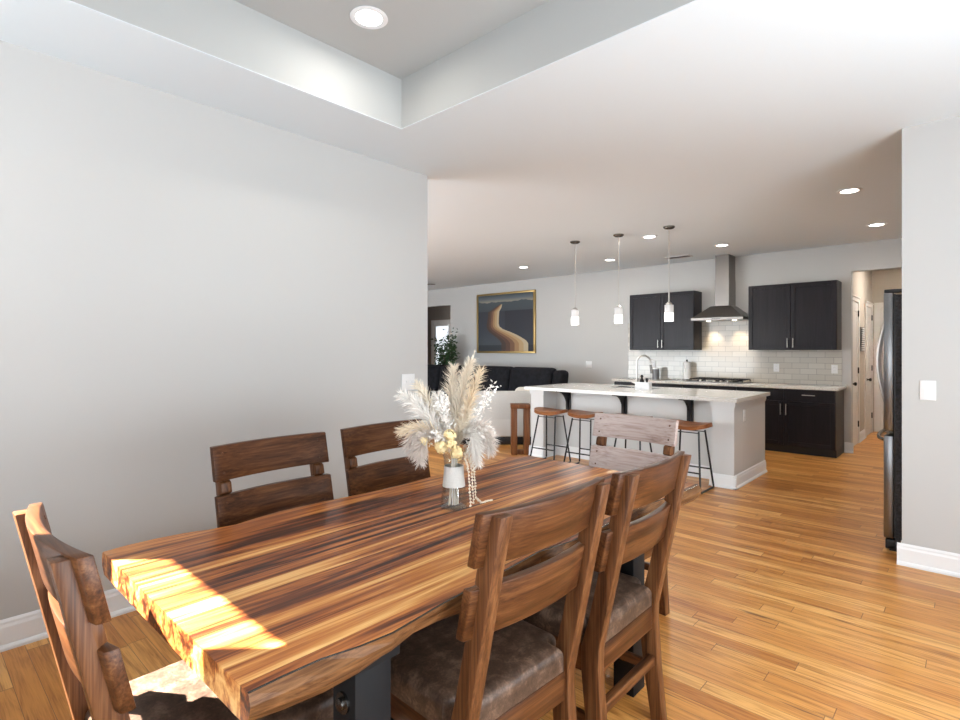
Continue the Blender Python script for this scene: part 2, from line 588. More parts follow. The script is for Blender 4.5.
struct('sun_blocker_rear', bm, TRIM, 'unseen slab added to block sun at the wide rear window', 'added sun blocker')
# hall behind the kitchen opening
bm = B(); box(bm, -1.42, -1.30, 8.92, 11.40, 0, CEIL)
struct('wall_hall_west', bm, BEIGE, 'beige hall wall holding two white doors', 'wall')
bm = B(); box(bm, -1.42, 0.60, 11.40, 11.52, 0, CEIL)
struct('wall_hall_end', bm, BEIGE, 'beige wall closing the hall end', 'wall')
bm = B(); box(bm, 0.48, 0.60, 8.92, 11.40, 0, CEIL)
struct('wall_hall_east', bm, BEIGE, 'beige hall wall facing the doors', 'wall')
# entry behind the living room opening
bm = B(); box(bm, -12.6, -8.6, 10.6, 10.72, 0, CEIL)
struct('wall_entry_end', bm, TAUPE, 'taupe entry wall with a glazed door', 'wall')
bm = B(); box(bm, -8.72, -8.6, 8.92, 10.6, 0, CEIL)
struct('wall_entry_side', bm, TAUPE, 'taupe entry side wall', 'wall')
bm = B(); box(bm, -12.6, -12.48, 8.92, 10.6, 0, CEIL)
struct('wall_entry_west', bm, TAUPE, 'taupe entry wall opposite', 'wall')
bm = B(); box(bm, -12.6, -11.1, 8.80, 8.92, 0, CEIL)
struct('wall_entry_front', bm, TAUPE, 'taupe entry wall toward the living room', 'wall')

# ceiling with the raised tray over the dining table
TX0, TX1, TY0, TY1, TZ = -2.76, 0.95, -0.10, 2.243, 3.17
bm = B()
box(bm, -12.7, TX0, -0.62, 12.6, CEIL, CEIL + 0.004)
box(bm, TX1, 1.9, -0.62, 12.6, CEIL, CEIL + 0.004)
box(bm, TX0, TX1, TY1, 12.6, CEIL, CEIL + 0.004)
box(bm, TX0, TX1, -0.62, TY0, CEIL, CEIL + 0.004)
struct('ceiling', bm, CEILM, 'flat white ceiling over all rooms', 'ceiling')
bm = B()
zb = CEIL + 0.0045
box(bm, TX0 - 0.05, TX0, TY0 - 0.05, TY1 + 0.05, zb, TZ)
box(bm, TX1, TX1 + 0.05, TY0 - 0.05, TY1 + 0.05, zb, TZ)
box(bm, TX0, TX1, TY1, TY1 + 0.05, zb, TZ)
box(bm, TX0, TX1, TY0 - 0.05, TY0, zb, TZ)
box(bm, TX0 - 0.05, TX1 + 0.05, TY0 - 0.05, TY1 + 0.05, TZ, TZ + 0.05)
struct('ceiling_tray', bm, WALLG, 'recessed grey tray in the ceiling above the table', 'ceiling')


def base_profile(h=0.14):
    return [(0, 0), (0.026, 0), (0.026, 0.012), (0.020, 0.022), (0.014, 0.026), (0.014, h - 0.035), (0.010, h - 0.022), (0.010, h - 0.012), (0.004, h), (0, h)]


def baseboard(name, axis, u0, u1, wall, sign, label, h=0.14):
    bm = B()
    pr = base_profile(h)
    if axis == 'Y':       # runs along y, sticks out in x
        prism(bm, [(wall + sign * a, z) for a, z in pr], 'Y', u0, u1)
    else:
        prism(bm, [(wall + sign * a, z) for a, z in pr], 'X', u0, u1)
    return struct(name, bm, TRIM, label, 'baseboard')


baseboard('baseboard_west', 'Y', -0.50, YEND, XL, 1, 'white baseboard under the long dining wall')
baseboard('baseboard_east', 'X', -0.375, 1.60, 4.45, -1, 'white baseboard under the wall stub beside the fridge')
baseboard('baseboard_east_end', 'Y', 4.45, 4.57, -0.35, -1, 'white baseboard round the wall stub end')
baseboard('baseboard_back', 'X', -9.0, -4.45, 8.80, -1, 'white baseboard behind the sofas')
baseboard('baseboard_kitchen', 'X', -1.312, -1.21, 8.80, -1, 'short white baseboard between cabinet and hall opening')
baseboard('baseboard_hall_end', 'X', -0.2, 0.48, 11.40, -1, 'white baseboard at the hall end')


def window(name, axis, a0, a1, z0, z1, t0, t1, label):
    bm = B()
    f = 0.05
    def bb(a, b, c, d, ta=t0, tb=t1):
        if axis == 'X':
            box(bm, a, b, ta, tb, c, d)
        else:
            box(bm, ta, tb, a, b, c, d)
    e = 0.001
    ta, tb = t0 + 0.02, t0 + 0.06
    bb(a0 + e, a0 + 0.03, z0 + e, z1 - e, ta, tb); bb(a1 - 0.03, a1 - e, z0 + e, z1 - e, ta, tb)
    bb(a0 + 0.03, a1 - 0.03, z0 + e, z0 + 0.03, ta, tb); bb(a0 + 0.03, a1 - 0.03, z1 - 0.03, z1 - e, ta, tb)
    n = max(1, round((a1 - a0) / 1.2))
    for i in range(1, n):
        c = a0 + (a1 - a0) * i / n
        bb(c - 0.02, c + 0.02, z0 + 0.03, z1 - 0.03, ta, tb)
    o = struct(name, bm, TRIM, label, 'window')
    bm = B()
    tm = (ta + tb) / 2
    bb(a0 + 0.03, a1 - 0.03, z0 + 0.03, z1 - 0.03, tm - 0.002, tm + 0.002)
    obj('pane', bm, PANE, o)


for i, (a, b, c, d) in enumerate(REAR):
    window('window_%d' % (i + 1), 'X', a, b, c, d, -0.62, -0.50, ['white window the sun enters by', 'unseen white window added behind the viewpoint for fill'][i])
window('window_3', 'Y', *SIDE[0], 1.60, 1.72, 'unseen white window added opposite the dining wall for fill')
window('window_4', 'X', *LIVW[0], 0.88, 1.0, 'unseen white living room window added for light inside')


# ------------------------------------------------------------------ hall doors and the glazed entry door
def panel_door(name, y0, y1, label):
    """white panelled door in its casing on the hall wall x = -1.30"""
    X = -1.30
    bm = B()
    cw = 0.08
    box(bm, X, X + 0.022, y0 - cw, y0, 0, 2.11 + cw)
    box(bm, X, X + 0.022, y1, y1 + cw, 0, 2.11 + cw)
    box(bm, X, X + 0.022, y0, y1, 2.11, 2.11 + cw)
    box(bm, X + 0.022, X + 0.032, y0 - cw - 0.008, y1 + cw + 0.008, 2.11 + cw - 0.02, 2.11 + cw)
    o = struct(name, bm, DOORW, label, 'door')
    bm = B()
    box(bm, X, X + 0.010, y0 + 0.004, y1 - 0.004, 0.006, 2.105)
    w_ = y1 - y0
    for za, zb_ in ((0.15, 0.78), (1.0, 1.98)):
        # raised rails round two sunk panels
        box(bm, X + 0.010, X + 0.016, y0 + 0.11, y0 + 0.125, za, zb_)
        box(bm, X + 0.010, X + 0.016, y1 - 0.125, y1 - 0.11, za, zb_)
        box(bm, X + 0.010, X + 0.016, y0 + 0.125, y1 - 0.125, za, za + 0.015)
        box(bm, X + 0.010, X + 0.016, y0 + 0.125, y1 - 0.125, zb_ - 0.015, zb_)
        box(bm, X + 0.010, X + 0.014, y0 + 0.16, y1 - 0.16, za + 0.05, zb_ - 0.05)
    leaf = obj('door_leaf', bm, DOORW, o)
    bm = B()
    lat = [(0.0, 0), (0.028, 0.0), (0.028, 0.006), (0.012, 0.010), (0.012, 0.03), (0.024, 0.04), (0.028, 0.052), (0.02, 0.066), (0.0, 0.07)]
    lathe(bm, [(max(r, 0.001), z) for r, z in lat], seg=16)
    k = obj('door_knob', bm, BRONZE, o, True)
    k.rotation_euler = (0, PI / 2, 0)
    k.location = (X + 0.010, y0 + 0.08, 0.92)
    for z in (0.25, 1.05, 1.9):
        bx('hinge', BRONZE, o, X + 0.010, X + 0.026, y1 - 0.016, y1 + 0.012, z, z + 0.09)


panel_door('door_1', 9.10, 9.78, 'white panel door nearest the kitchen in the hall')
panel_door('door_2', 10.58, 11.22, 'white panel door with dark hinges at the far hall end')
for n_, a, b_ in (('baseboard_hall', 8.94, 9.01), ('baseboard_hall_middle', 9.87, 10.49)):
    baseboard(n_, 'Y', a, b_, -1.30, 1, 'white baseboard piece on the beige hall wall')
# door on the hall end wall, mostly behind the fridge
bm = B()
box(bm, -1.27, -1.18, 11.378, 11.40, 0, 2.21); box(bm, -0.42, -0.33, 11.378, 11.40, 0, 2.21); box(bm, -1.18, -0.42, 11.378, 11.40, 2.12, 2.21)
d3 = struct('door_3', bm, DOORW, 'white door closing the hall end behind the fridge', 'door')
bm = B()
box(bm, -1.176, -0.424, 11.388, 11.40, 0.006, 2.115)
for za, zb_ in ((0.15, 0.78), (1.0, 1.98)):
    box(bm, -1.06, -0.54, 11.382, 11.388, za, zb_, bev=0.004)
obj('door_leaf', bm, DOORW, d3)
# entry door with glass
bm = B()
Y = 10.6
dx0, dx1 = -11.56, -10.84
box(bm, dx0 - 0.09, dx0, Y - 0.03, Y, 0, 2.26); box(bm, dx1, dx1 + 0.09, Y - 0.03, Y, 0, 2.26); box(bm, dx0, dx1, Y - 0.03, Y, 2.18, 2.26)
d4 = struct('door_4', bm, TRIM, 'white glazed door seen behind the leafy plant', 'door')
bm = B()
for q in ((dx0, dx0 + 0.10, 0.0, 2.18), (dx1 - 0.10, dx1, 0.0, 2.18), (dx0 + 0.10, dx1 - 0.10, 0.0, 0.3), (dx0 + 0.10, dx1 - 0.10, 2.08, 2.18)):
    box(bm, q[0], q[1], Y - 0.02, Y - 0.001, q[2], q[3])
obj('door_leaf', bm, TRIM, d4)
bx('door_glass', emit('daylit_door_glass', (0.86, 0.92, 1.0), 0.9), d4, dx0 + 0.10, dx1 - 0.10, Y - 0.012, Y - 0.006, 0.3, 2.08)

# ------------------------------------------------------------------ backsplash
bm = B(); box(bm, -4.52, -1.341, 8.788, 8.80, 0.916, 1.87)
struct('trim_backsplash', bm, TILE, 'cream subway tile backsplash behind the cooktop', 'backsplash')


# ------------------------------------------------------------------ ceiling fixtures
def can_light(i, x, y, z, label, p=7):
    t = thing('ceiling_light', label, 'ceiling light', (x, y, z), 0, 'recessed ceiling lights')
    bm = B()
    lathe(bm, [(0.070, -0.001), (0.097, -0.001), (0.100, -0.006), (0.088, -0.011), (0.070, -0.007)], cap0=False, cap1=False)
    obj('trim_ring', bm, TRIM, t, True)
    bm = B()
    lathe(bm, [(0.070, -0.006), (0.05, -0.0075), (0.001, -0.008)], cap0=False)
    obj('lens', bm, LAMP, t, True)
    l = bpy.data.lights.new('lamp', 'AREA')
    l.shape = 'DISK'; l.size = 0.14; l.energy = p; l.color = (1.0, 0.93, 0.84)
    lo = bpy.data.objects.new('lamp', l); COL.objects.link(lo); lo.parent = t; lo.location = (0, 0, -0.03)


can_light(0, -2.37, 1.706, TZ, 'large round recessed light in the grey tray above the table', 4)
for i, (x, y, lb) in enumerate([
        (-0.835, 5.854, 'round recessed light nearest the grey wall stub by the fridge'),
        (-0.832, 7.65, 'round recessed light before the hall opening'),
        (-2.56, 7.704, 'round recessed light just before the range hood'),
        (-3.048, 6.503, 'round recessed light between the second and third pendants'),
        (-5.782, 7.407, 'round recessed light over the living room, by the painting'),
        (-4.296, 7.745, 'round recessed light just beside the middle pendant rod')]):
    can_light(i + 1, x, y, CEIL, lb)


def pendant(x, y, label):
    t = thing('pendant_lamp', label, 'pendant lamp', (x, y, CEIL), 0, 'pendant lamps over the island')
    bm = B()
    lathe(bm, [(0.001, -0.034), (0.018, -0.033), (0.050, -0.026), (0.066, -0.012), (0.066, -0.001)], cap0=False)
    obj('ceiling_canopy', bm, DNICK, t, True)
    bm = B()
    lathe(bm, [(0.0045, -0.88), (0.0045, -0.03)], seg=10)
    lathe(bm, [(0.008, -0.88), (0.008, -0.40)], seg=10)
    obj('rod', bm, NICKEL, t, True)
    bm = B()
    lathe(bm, [(0.012, -0.915), (0.036, -0.912), (0.036, -0.902), (0.012, -0.880)], seg=24)
    obj('socket_cap', bm, NICKEL, t, True)
    bm = B()
    lathe(bm, [(0.001, -1.010), (0.051, -1.010), (0.051, -0.918), (0.001, -0.916)], seg=32, cap0=False, cap1=False)
    obj('upper_shade', bm, SHADETOP, t, True)
    bm = B()
    lathe(bm, [(0.001, -1.108), (0.050, -1.108), (0.051, -1.104), (0.051, -1.010), (0.001, -1.010)], seg=32, cap0=False, cap1=False)
    obj('glowing_shade', bm, SHADE, t, True)
    l = bpy.data.lights.new('lamp', 'POINT')
    l.shadow_soft_size = 0.05; l.energy = 5; l.color = (1.0, 0.95, 0.88)
    lo = bpy.data.objects.new('lamp', l); COL.objects.link(lo); lo.parent = t; lo.location = (0, 0, -1.18)


pendant(-3.918, 6.13, 'glass pendant lamp nearest the living room, over the island sink')
pendant(-3.282, 6.13, 'middle one of the three glass pendant lamps')
pendant(-2.633, 6.13, 'glass pendant lamp in front of the wall cabinet beside the hood')

t = thing('air_vent', 'slim white air vent in the ceiling near the range hood', 'vent', (-3.37, 8.20, CEIL))
bm = B()
box(bm, -0.19, 0.19, -0.09, -0.07, -0.012, -0.001); box(bm, -0.19, 0.19, 0.07, 0.09, -0.012, -0.001)
box(bm, -0.19, -0.17, -0.07, 0.07, -0.012, -0.001); box(bm, 0.17, 0.19, -0.07, 0.07, -0.012, -0.001)
obj('frame', bm, VENT, t)
bm = B()
for i in range(6):
    y = -0.06 + i * 0.024
    box(bm, -0.17, 0.17, y, y + 0.008, -0.010, -0.003)
obj('louvres', bm, plain('vent_dark', (0.06, 0.06, 0.06), 0.6), t)

can_light(8, -0.55, 10.1, CEIL, 'unseen recessed light added to brighten the hall', 30)  # extra lamp out of view, added because the hall came out dark
can_light(9, -10.2, 9.9, CEIL, 'unseen recessed light added to brighten the entry', 6)  # extra lamp out of view, added to lift the dark entry

# ceiling fan of the living room: only a blade tip reaches past the dining wall
t = thing('ceiling_fan', 'dark ceiling fan whose blade tip shows past the dining wall corner', 'ceiling fan', (-8.95, 7.36, CEIL))
bm = B(); lathe(bm, [(0.001, -0.09), (0.07, -0.08), (0.09, -0.04), (0.08, -0.001)], cap0=False)
obj('motor', bm, BRONZE, t, True)
for k in range(5):
    a = 0.68 + k * 2 * PI / 5
    bm = B(); prism(bm, [(0.08, -0.04), (0.60, -0.06), (0.66, 0), (0.60, 0.06), (0.08, 0.04)], 'Z', -0.055, -0.045)
    bmesh.ops.rotate(bm, verts=bm.verts[:], matrix=Matrix.Rotation(a, 3, 'Z'))
    obj('blade', bm, BRONZE, t)

# ------------------------------------------------------------------ kitchen: wall cabinets


def shaker_door(parent, x0, x1, z0, z1, yf, hx=None, hz0=0, hz1=0, horiz=False, name='door', rail=0.055):
    """door slab with a raised frame, front face at yf, looking to -y"""
    bm = B()
    box(bm, x0, x1, yf + 0.011, yf + 0.0215, z0, z1)
    if rail:
        box(bm, x0, x0 + rail, yf, yf + 0.011, z0, z1, bev=0.003); box(bm, x1 - rail, x1, yf, yf + 0.011, z0, z1, bev=0.003)
        box(bm, x0 + rail, x1 - rail, yf, yf + 0.011, z0, z0 + rail, bev=0.003); box(bm, x0 + rail, x1 - rail, yf, yf + 0.011, z1 - rail, z1, bev=0.003)
    else:
        box(bm, x0, x1, yf, yf + 0.011, z0, z1)
    o = obj(name, bm, ESP, parent)
    if hx is not None:
        bm = B()
        if horiz:
            tube(bm, [(hx - 0.075, yf - 0.022, hz0), (hx + 0.075, yf - 0.022, hz0)], 0.006)
            for s in (-0.055, 0.055):
                tube(bm, [(hx + s, yf, hz0), (hx + s, yf - 0.022, hz0)], 0.005)
        else:
            tube(bm, [(hx, yf - 0.022, hz0), (hx, yf - 0.022, hz1)], 0.006)
            for z in (hz0 + 0.02, hz1 - 0.02):
                tube(bm, [(hx, yf, z), (hx, yf - 0.022, z)], 0.005)
        obj('handle', bm, NICKEL, o, True)
    return o


def wall_cabinet(x0, x1, label):
    t = thing('wall_cabinet', label, 'wall cabinet', (0, 0, 0), 0, 'dark upper kitchen cabinets')
    t.location = ((x0 + x1) / 2, 8.62, 1.40)
    ox, oy, oz = t.location
    bm = B(); box(bm, x0 - ox, x1 - ox, 8.472 - oy, 8.787 - oy, 0, 0.932)
    obj('body', bm, ESP, t)
    xm = (x0 + x1) / 2
    shaker_door(t, x0 - ox + 0.004, -0.002, 0.004, 0.928, 8.45 - oy, -0.035, 0.035, 0.165)
    shaker_door(t, 0.002, x1 - ox - 0.004, 0.004, 0.928, 8.45 - oy, 0.035, 0.035, 0.165)


wall_cabinet(-4.32, -3.232, 'dark two-door wall cabinet behind a pendant lamp, beside the range hood')
wall_cabinet(-2.441, -1.344, 'dark two-door wall cabinet between the hood and the hall opening')


def base_cabinet(x0, x1, label, endpanel=False, ndoor=2):
    t = thing('base_cabinet', label, 'base cabinet', ((x0 + x1) / 2, 8.48, 0), 0, 'dark base cabinets under the back counter')
    ox, oy = t.location[0], t.location[1]
    a, b_ = x0 - ox, x1 - ox
    bm = B(); box(bm, a, b_, 8.20 - oy, 8.787 - oy, 0.10, 0.874)
    obj('body', bm, ESP, t)
    bm = B(); box(bm, a, b_, 8.245 - oy, 8.787 - oy, 0.0, 0.10)
    obj('toe_kick', bm, BLACK, t)
    yf = 8.178 - oy
    for s in (0, 1):
        xa, xb = (a + 0.004, -0.002) if s == 0 else (0.002, b_ - 0.004)
        shaker_door(t, xa, xb, 0.715, 0.868, yf, (xa + xb) / 2, 0.80, 0, True, 'drawer', 0)
        shaker_door(t, xa, xb, 0.108, 0.707, yf, -0.033 if s == 0 else 0.033, 0.52, 0.67)


base_cabinet(-2.515, -1.316, 'dark base cabinet at the counter end beside the hall opening')
base_cabinet(-3.300, -2.517, 'dark base cabinet directly under the gas cooktop')
base_cabinet(-4.46, -3.302, 'dark base cabinet at the counter end toward the living room')
bm = B(); box(bm, -4.49, -1.28, 8.15, 8.787, 0.875, 0.915, bev=0.004)
tag(obj('kitchen_countertop', bm, QUARTZ, None, True), 'pale speckled countertop along the tiled back wall', 'countertop')

# range hood
t = thing('range_hood', 'stainless pyramid range hood with a tall chimney above the cooktop', 'range hood', (-2.84, 8.54, 1.85))
bm = B()
h = [(-0.375, -0.25), (0.375, -0.25), (0.375, 0.246), (-0.375, 0.246)]
tp = [(-0.145, -0.06), (0.145, -0.06), (0.145, 0.246), (-0.145, 0.246)]
v0 = [bm.verts.new((*p, 0.0)) for p in h]; v1 = [bm.verts.new((*p, 0.035)) for p in h]; v2 = [bm.verts.new((*p, 0.22)) for p in tp]
bm.faces.new(v0[::-1])
for A_, B_ in ((v0, v1), (v1, v2)):
    for i in range(4):
        bm.faces.new((A_[i], A_[(i + 1) % 4], B_[(i + 1) % 4], B_[i]))
bm.faces.new(v2)
obj('canopy', bm, HOODM, t)
bx('chimney', HOODM, t, -0.078, 0.118, -0.055, 0.246, 0.221, CEIL - 1.85 - 0.002)
bx('lower_sleeve', HOODM, t, -0.082, 0.122, -0.059, 0.246, 0.2205, 0.62)
for s in (-0.19, 0.19):
    bm = B(); lathe(bm, [(0.001, -0.006), (0.03, -0.006), (0.034, -0.001)], s, -0.02, 20, False)
    obj('hood_lamp', bm, HOODL, t, True)
    l = bpy.data.lights.new('lamp', 'SPOT')
    l.energy = 9; l.color = (1.0, 0.74, 0.42); l.spot_size = math.radians(70); l.spot_blend = 0.8; l.shadow_soft_size = 0.02
    lo = bpy.data.objects.new('lamp', l); COL.objects.link(lo); lo.parent = t; lo.location = (s, 0.10, -0.02); lo.rotation_euler = (math.radians(14), 0, 0)
bm = B()
for i in range(4):
    box(bm, -0.06 + i * 0.032, -0.042 + i * 0.032, -0.254, -0.2505, 0.012, 0.024)
obj('buttons', bm, BLACK, t)

# cooktop
t = thing('gas_cooktop', 'black gas cooktop with iron grates under the hood', 'cooktop', (-2.86, 8.47, 0.915))
bx('steel_plate', STAIN, t, -0.40, 0.40, -0.25, 0.25, 0.0005, 0.012, bev=0.004)
for gx in (-0.26, 0.0, 0.26):
    bm = B()
    for s in (-0.118, 0.118):
        tube(bm, [(gx + s, -0.16, 0.012), (gx + s, -0.16, 0.045), (gx + s, 0.22, 0.045), (gx + s, 0.22, 0.012)], 0.007, 6)
    for y in (-0.16, -0.03, 0.10, 0.22):
        tube(bm, [(gx - 0.118, y, 0.045), (gx + 0.118, y, 0.045)], 0.007, 6)
    tube(bm, [(gx, -0.16, 0.045), (gx, 0.22, 0.045)], 0.007, 6)
    obj('grate', bm, BLACKM, t)
    for y in (-0.07, 0.14):
        bm = B(); lathe(bm, [(0.045, 0.012), (0.045, 0.022), (0.03, 0.03), (0.001, 0.031)], gx, y, 18, True, False)
        obj('burner', bm, BLACKM, t, True)
for i in range(5):
    bm = B(); lathe(bm, [(0.02, 0.012), (0.018, 0.035), (0.001, 0.037)], -0.2 + i * 0.1, -0.21, 14, True, False)
    obj('knob', bm, NICKEL, t, True)

# paper towel, canister
t = thing('paper_towel_holder', 'white paper towel roll standing beside the cooktop', 'paper towel', (-3.42, 8.66, 0.915))
bm = B(); lathe(bm, [(0.075, 0.001), (0.075, 0.012), (0.012, 0.014), (0.008, 0.30), (0.014, 0.31), (0.016, 0.325), (0.001, 0.335)], seg=24)
obj('stand', bm, DNICK, t, True)
bm = B(); lathe(bm, [(0.02, 0.016), (0.055, 0.016), (0.055, 0.285), (0.02, 0.285)], seg=28, cap0=False, cap1=False)
obj('paper_roll', bm, PAPER, t, True)
t = thing('soap_canister', 'small grey canister with a white collar on the back counter', 'canister', (-3.93, 8.62, 0.915))
bm = B(); lathe(bm, [(0.056, 0.001), (0.058, 0.15), (0.058, 0.165)], seg=24)
obj('body', bm, GREYP, t, True)
bm = B(); lathe(bm, [(0.061, 0.166), (0.061, 0.185), (0.02, 0.19)], seg=24)
obj('lid', bm, PLATE, t, True)


# outlets and switches: built facing -y with the plate back at y=0
def plate(name, label, cat, loc, rz, w_=0.075, h_=0.12, kind='outlet', gang=1):
    t = thing(name, label, cat, loc, rz)
    bm = B(); box(bm, -w_ / 2, w_ / 2, -0.007, -0.0005, -h_ / 2, h_ / 2, bev=0.002)
    obj('cover_plate', bm, PLATE, t, True)
    for g in range(gang):
        gx = (g - (gang - 1) / 2) * 0.046
        if kind == 'outlet':
            for z in (-0.022, 0.022):
                bm = B(); box(bm, gx - 0.016, gx + 0.016, -0.009, -0.007, z - 0.015, z + 0.015)
                s = obj('socket', bm, PLATE, t)
                bm = B()
                for q in (-0.007, 0.006):
                    box(bm, gx + q - 0.0012, gx + q + 0.0012, -0.0095, -0.009, z - 0.005, z + 0.006)
                obj('slots', bm, SLOT, s)
        elif kind == 'rocker':
            bm = B(); prism(bm, [(-0.007, -0.033), (-0.009, -0.033), (-0.012, 0.0), (-0.008, 0.033), (-0.007, 0.033)], 'X', gx - 0.016, gx + 0.016)
            obj('rocker', bm, PLATE, t)
        else:
            bm = B(); box(bm, gx - 0.006, gx + 0.006, -0.009, -0.007, -0.013, 0.013); box(bm, gx - 0.004, gx + 0.004, -0.020, -0.008, 0.0, 0.011)
            obj('toggle', bm, PLATE, t)
    return t


plate('light_switch', 'white two-gang switch plate on the long dining wall', 'light switch', (XL, 2.785, 1.143), PI / 2, 0.13, 0.13, 'toggle', 2)
plate('light_switch', 'white switch plate on the wall stub beside the fridge', 'light switch', (-0.219, 4.45, 1.143), 0, 0.08, 0.125, 'rocker')
plate('light_switch', 'white switch plate on the grey wall between painting and cabinets', 'light switch', (-5.32, 8.80, 1.13), 0, 0.125, 0.125, 'toggle', 2)
plate('wall_outlet', 'white outlet on the tiles beneath the wall cabinet beside the hall', 'outlet', (-2.15, 8.788, 1.14), 0)
plate('wall_outlet', 'white outlet on the tile edge beside the hall opening', 'outlet', (-1.425, 8.788, 1.135), 0)
plate('wall_outlet', 'white outlet on the tiles above the grey canister', 'outlet', (-4.05, 8.788, 1.165), 0)
plate('wall_outlet', 'white outlet on the end panel of the kitchen island', 'outlet', (-1.7775, 6.02, 0.715), PI / 2)

# ------------------------------------------------------------------ kitchen island
IX0, IX1, IY0, IYK, IY1 = -4.33, -1.78, 5.71, 6.00, 6.79
t = thing('kitchen_island', 'pale grey kitchen island with corner columns and white base moulding', 'kitchen island', ((IX0 + IX1) / 2, 6.3, 0))
ox, oy = t.location[0], t.location[1]


def ib(bm, x0, x1, y0, y1, z0, z1, bev=0):
    box(bm, x0 - ox, x1 - ox, y0 - oy, y1 - oy, z0, z1, bev=bev)


bm = B()
ib(bm, IX0, IX1, IYK, IY1, 0, 0.872)
obj('body', bm, ISLE, t)
for a, b_ in ((IX0, IX0 + 0.20), (IX1 - 0.215, IX1)):
    bm = B(); ib(bm, a, b_, IY0, IYK - 0.0005, 0, 0.872)
    obj('column', bm, ISLE, t)
    bm = B(); ib(bm, a - 0.014, min(b_ + 0.014, IX1), IY0 - 0.014, IY0 + 0.01, 0.835, 0.872); ib(bm, a - 0.008, min(b_ + 0.008, IX1), IY0 - 0.008, IY0 + 0.01, 0.815, 0.835)
    obj('capital', bm, ISLE, t)
bm = B(); ib(bm, IX1, IX1 + 0.014, IY0 - 0.014, IY1, 0.835, 0.872); ib(bm, IX1, IX1 + 0.008, IY0 - 0.008, IY1, 0.815, 0.835)
obj('end_moulding', bm, ISLE, t)


def isl_base(axis, u0, u1, wl, sign):
    bm = B()
    o_u, o_w = (oy, ox) if axis == 'Y' else (ox, oy)
    prism(bm, [(wl - o_w + sign * a, z) for a, z in base_profile(0.135)], axis, u0 - o_u, u1 - o_u)
    return obj('base_moulding', bm, TRIM, t)


isl_base('Y', IY0 - 0.026, IY1, IX1, 1)
isl_base('X', IX1 - 0.241, IX1 + 0.026, IY0, -1)
isl_base('Y', IY0 - 0.026, IYK, IX1 - 0.215, -1)
isl_base('X', IX0 + 0.20, IX1 - 0.215, IYK, -1)
isl_base('Y', IY0 - 0.026, IYK, IX0 + 0.20, 1)
isl_base('X', IX0 - 0.026, IX0 + 0.226, IY0, -1)
isl_base('Y', IY0 - 0.026, IY1, IX0, -1)
for cx in (-3.93, -3.13, -2.33):
    bm = B()
    x0, x1 = cx - 0.035 - ox, cx + 0.035 - ox
    yk = IYK - oy
    n = 8
    arc = [(yk - 0.035 - 0.19 * (1 - math.cos(PI / 2 * i / n)), 0.62 + 0.235 * math.sin(PI / 2 * i / n)) for i in range(n + 1)]
    inner = [(yk - 0.055 - 0.165 * (1 - math.cos(PI / 2 * i / n)), 0.62 + 0.235 * math.sin(PI / 2 * i / n)) for i in range(n + 1)]
    prism(bm, [(yk - 0.0005, 0.60), (yk - 0.03, 0.60)] + arc + [(yk - 0.245, 0.856), (yk - 0.245, 0.871), (yk - 0.0005, 0.871)], 'X', x0 + 0.022, x1 - 0.022)
    box(bm, x0, x1, yk - 0.02, yk - 0.0005, 0.60, 0.8715); box(bm, x0, x1, yk - 0.25, yk - 0.02, 0.858, 0.8715)
    obj('bracket', bm, BLACKM, t)

SX0, SX1, SY0, SY1 = -3.55, -2.95, 6.40, 6.73
bm = B()
for q in ((-4.40, SX0, 5.655, 6.83), (SX1, -1.735, 5.655, 6.83), (SX0, SX1, 5.655, SY0), (SX0, SX1, SY1, 6.83)):
    box(bm, q[0], q[1], q[2], q[3], 0.876, 0.915)
bmesh.ops.remove_doubles(bm, verts=bm.verts[:], dist=1e-5)
ct = tag(obj('island_countertop', bm, QUARTZ, None), 'pale quartz worktop overhanging the stools on the island', 'countertop')
bm = B()
box(bm, SX0 + 0.003, SX1 - 0.003, SY0 + 0.003, SY0 + 0.008, 0.8735, 0.908); box(bm, SX0 + 0.003, SX1 - 0.003, SY1 - 0.008, SY1 - 0.003, 0.8735, 0.908)
box(bm, SX0 + 0.003, SX0 + 0.008, SY0 + 0.008, SY1 - 0.008, 0.8735, 0.908); box(bm, SX1 - 0.008, SX1 - 0.003, SY0 + 0.008, SY1 - 0.008, 0.8735, 0.908)
box(bm, SX0 + 0.008, SX1 - 0.008, SY0 + 0.008, SY1 - 0.008, 0.8735, 0.876)
tag(obj('sink_basin', bm, STAIN), 'stainless sink basin set into the island worktop', 'sink')

# faucet
t = thing('kitchen_faucet', 'brushed nickel gooseneck faucet standing on the island', 'faucet', (-3.13, 6.32, 0.915))
bm = B(); lathe(bm, [(0.03, 0.0005), (0.03, 0.012), (0.022, 0.02), (0.020, 0.10), (0.016, 0.12)], seg=20)
obj('base', bm, NICKEL, t, True)
bm = B()
pts = [(0, 0, 0.12), (0, 0, 0.33)] + [(0.055 - 0.055 * math.cos(a), 0.075 - 0.075 * math.cos(a), 0.33 + 0.085 * math.sin(a)) for a in [PI * k / 12 for k in range(1, 12)]] + [(0.112, 0.152, 0.29)]
tube(bm, pts, 0.0115, 12)
obj('spout', bm, NICKEL, t, True)
bm = B(); tube(bm, [(0.112, 0.152, 0.30), (0.118, 0.160, 0.24), (0.122, 0.166, 0.19)], [0.014, 0.017, 0.019], 14)
obj('spray_head', bm, DNICK, t, True)
bm = B(); tube(bm, [(-0.018, 0, 0.07), (-0.05, -0.01, 0.075), (-0.09, -0.015, 0.10)], [0.012, 0.008, 0.006], 10)
obj('lever', bm, NICKEL, t, True)

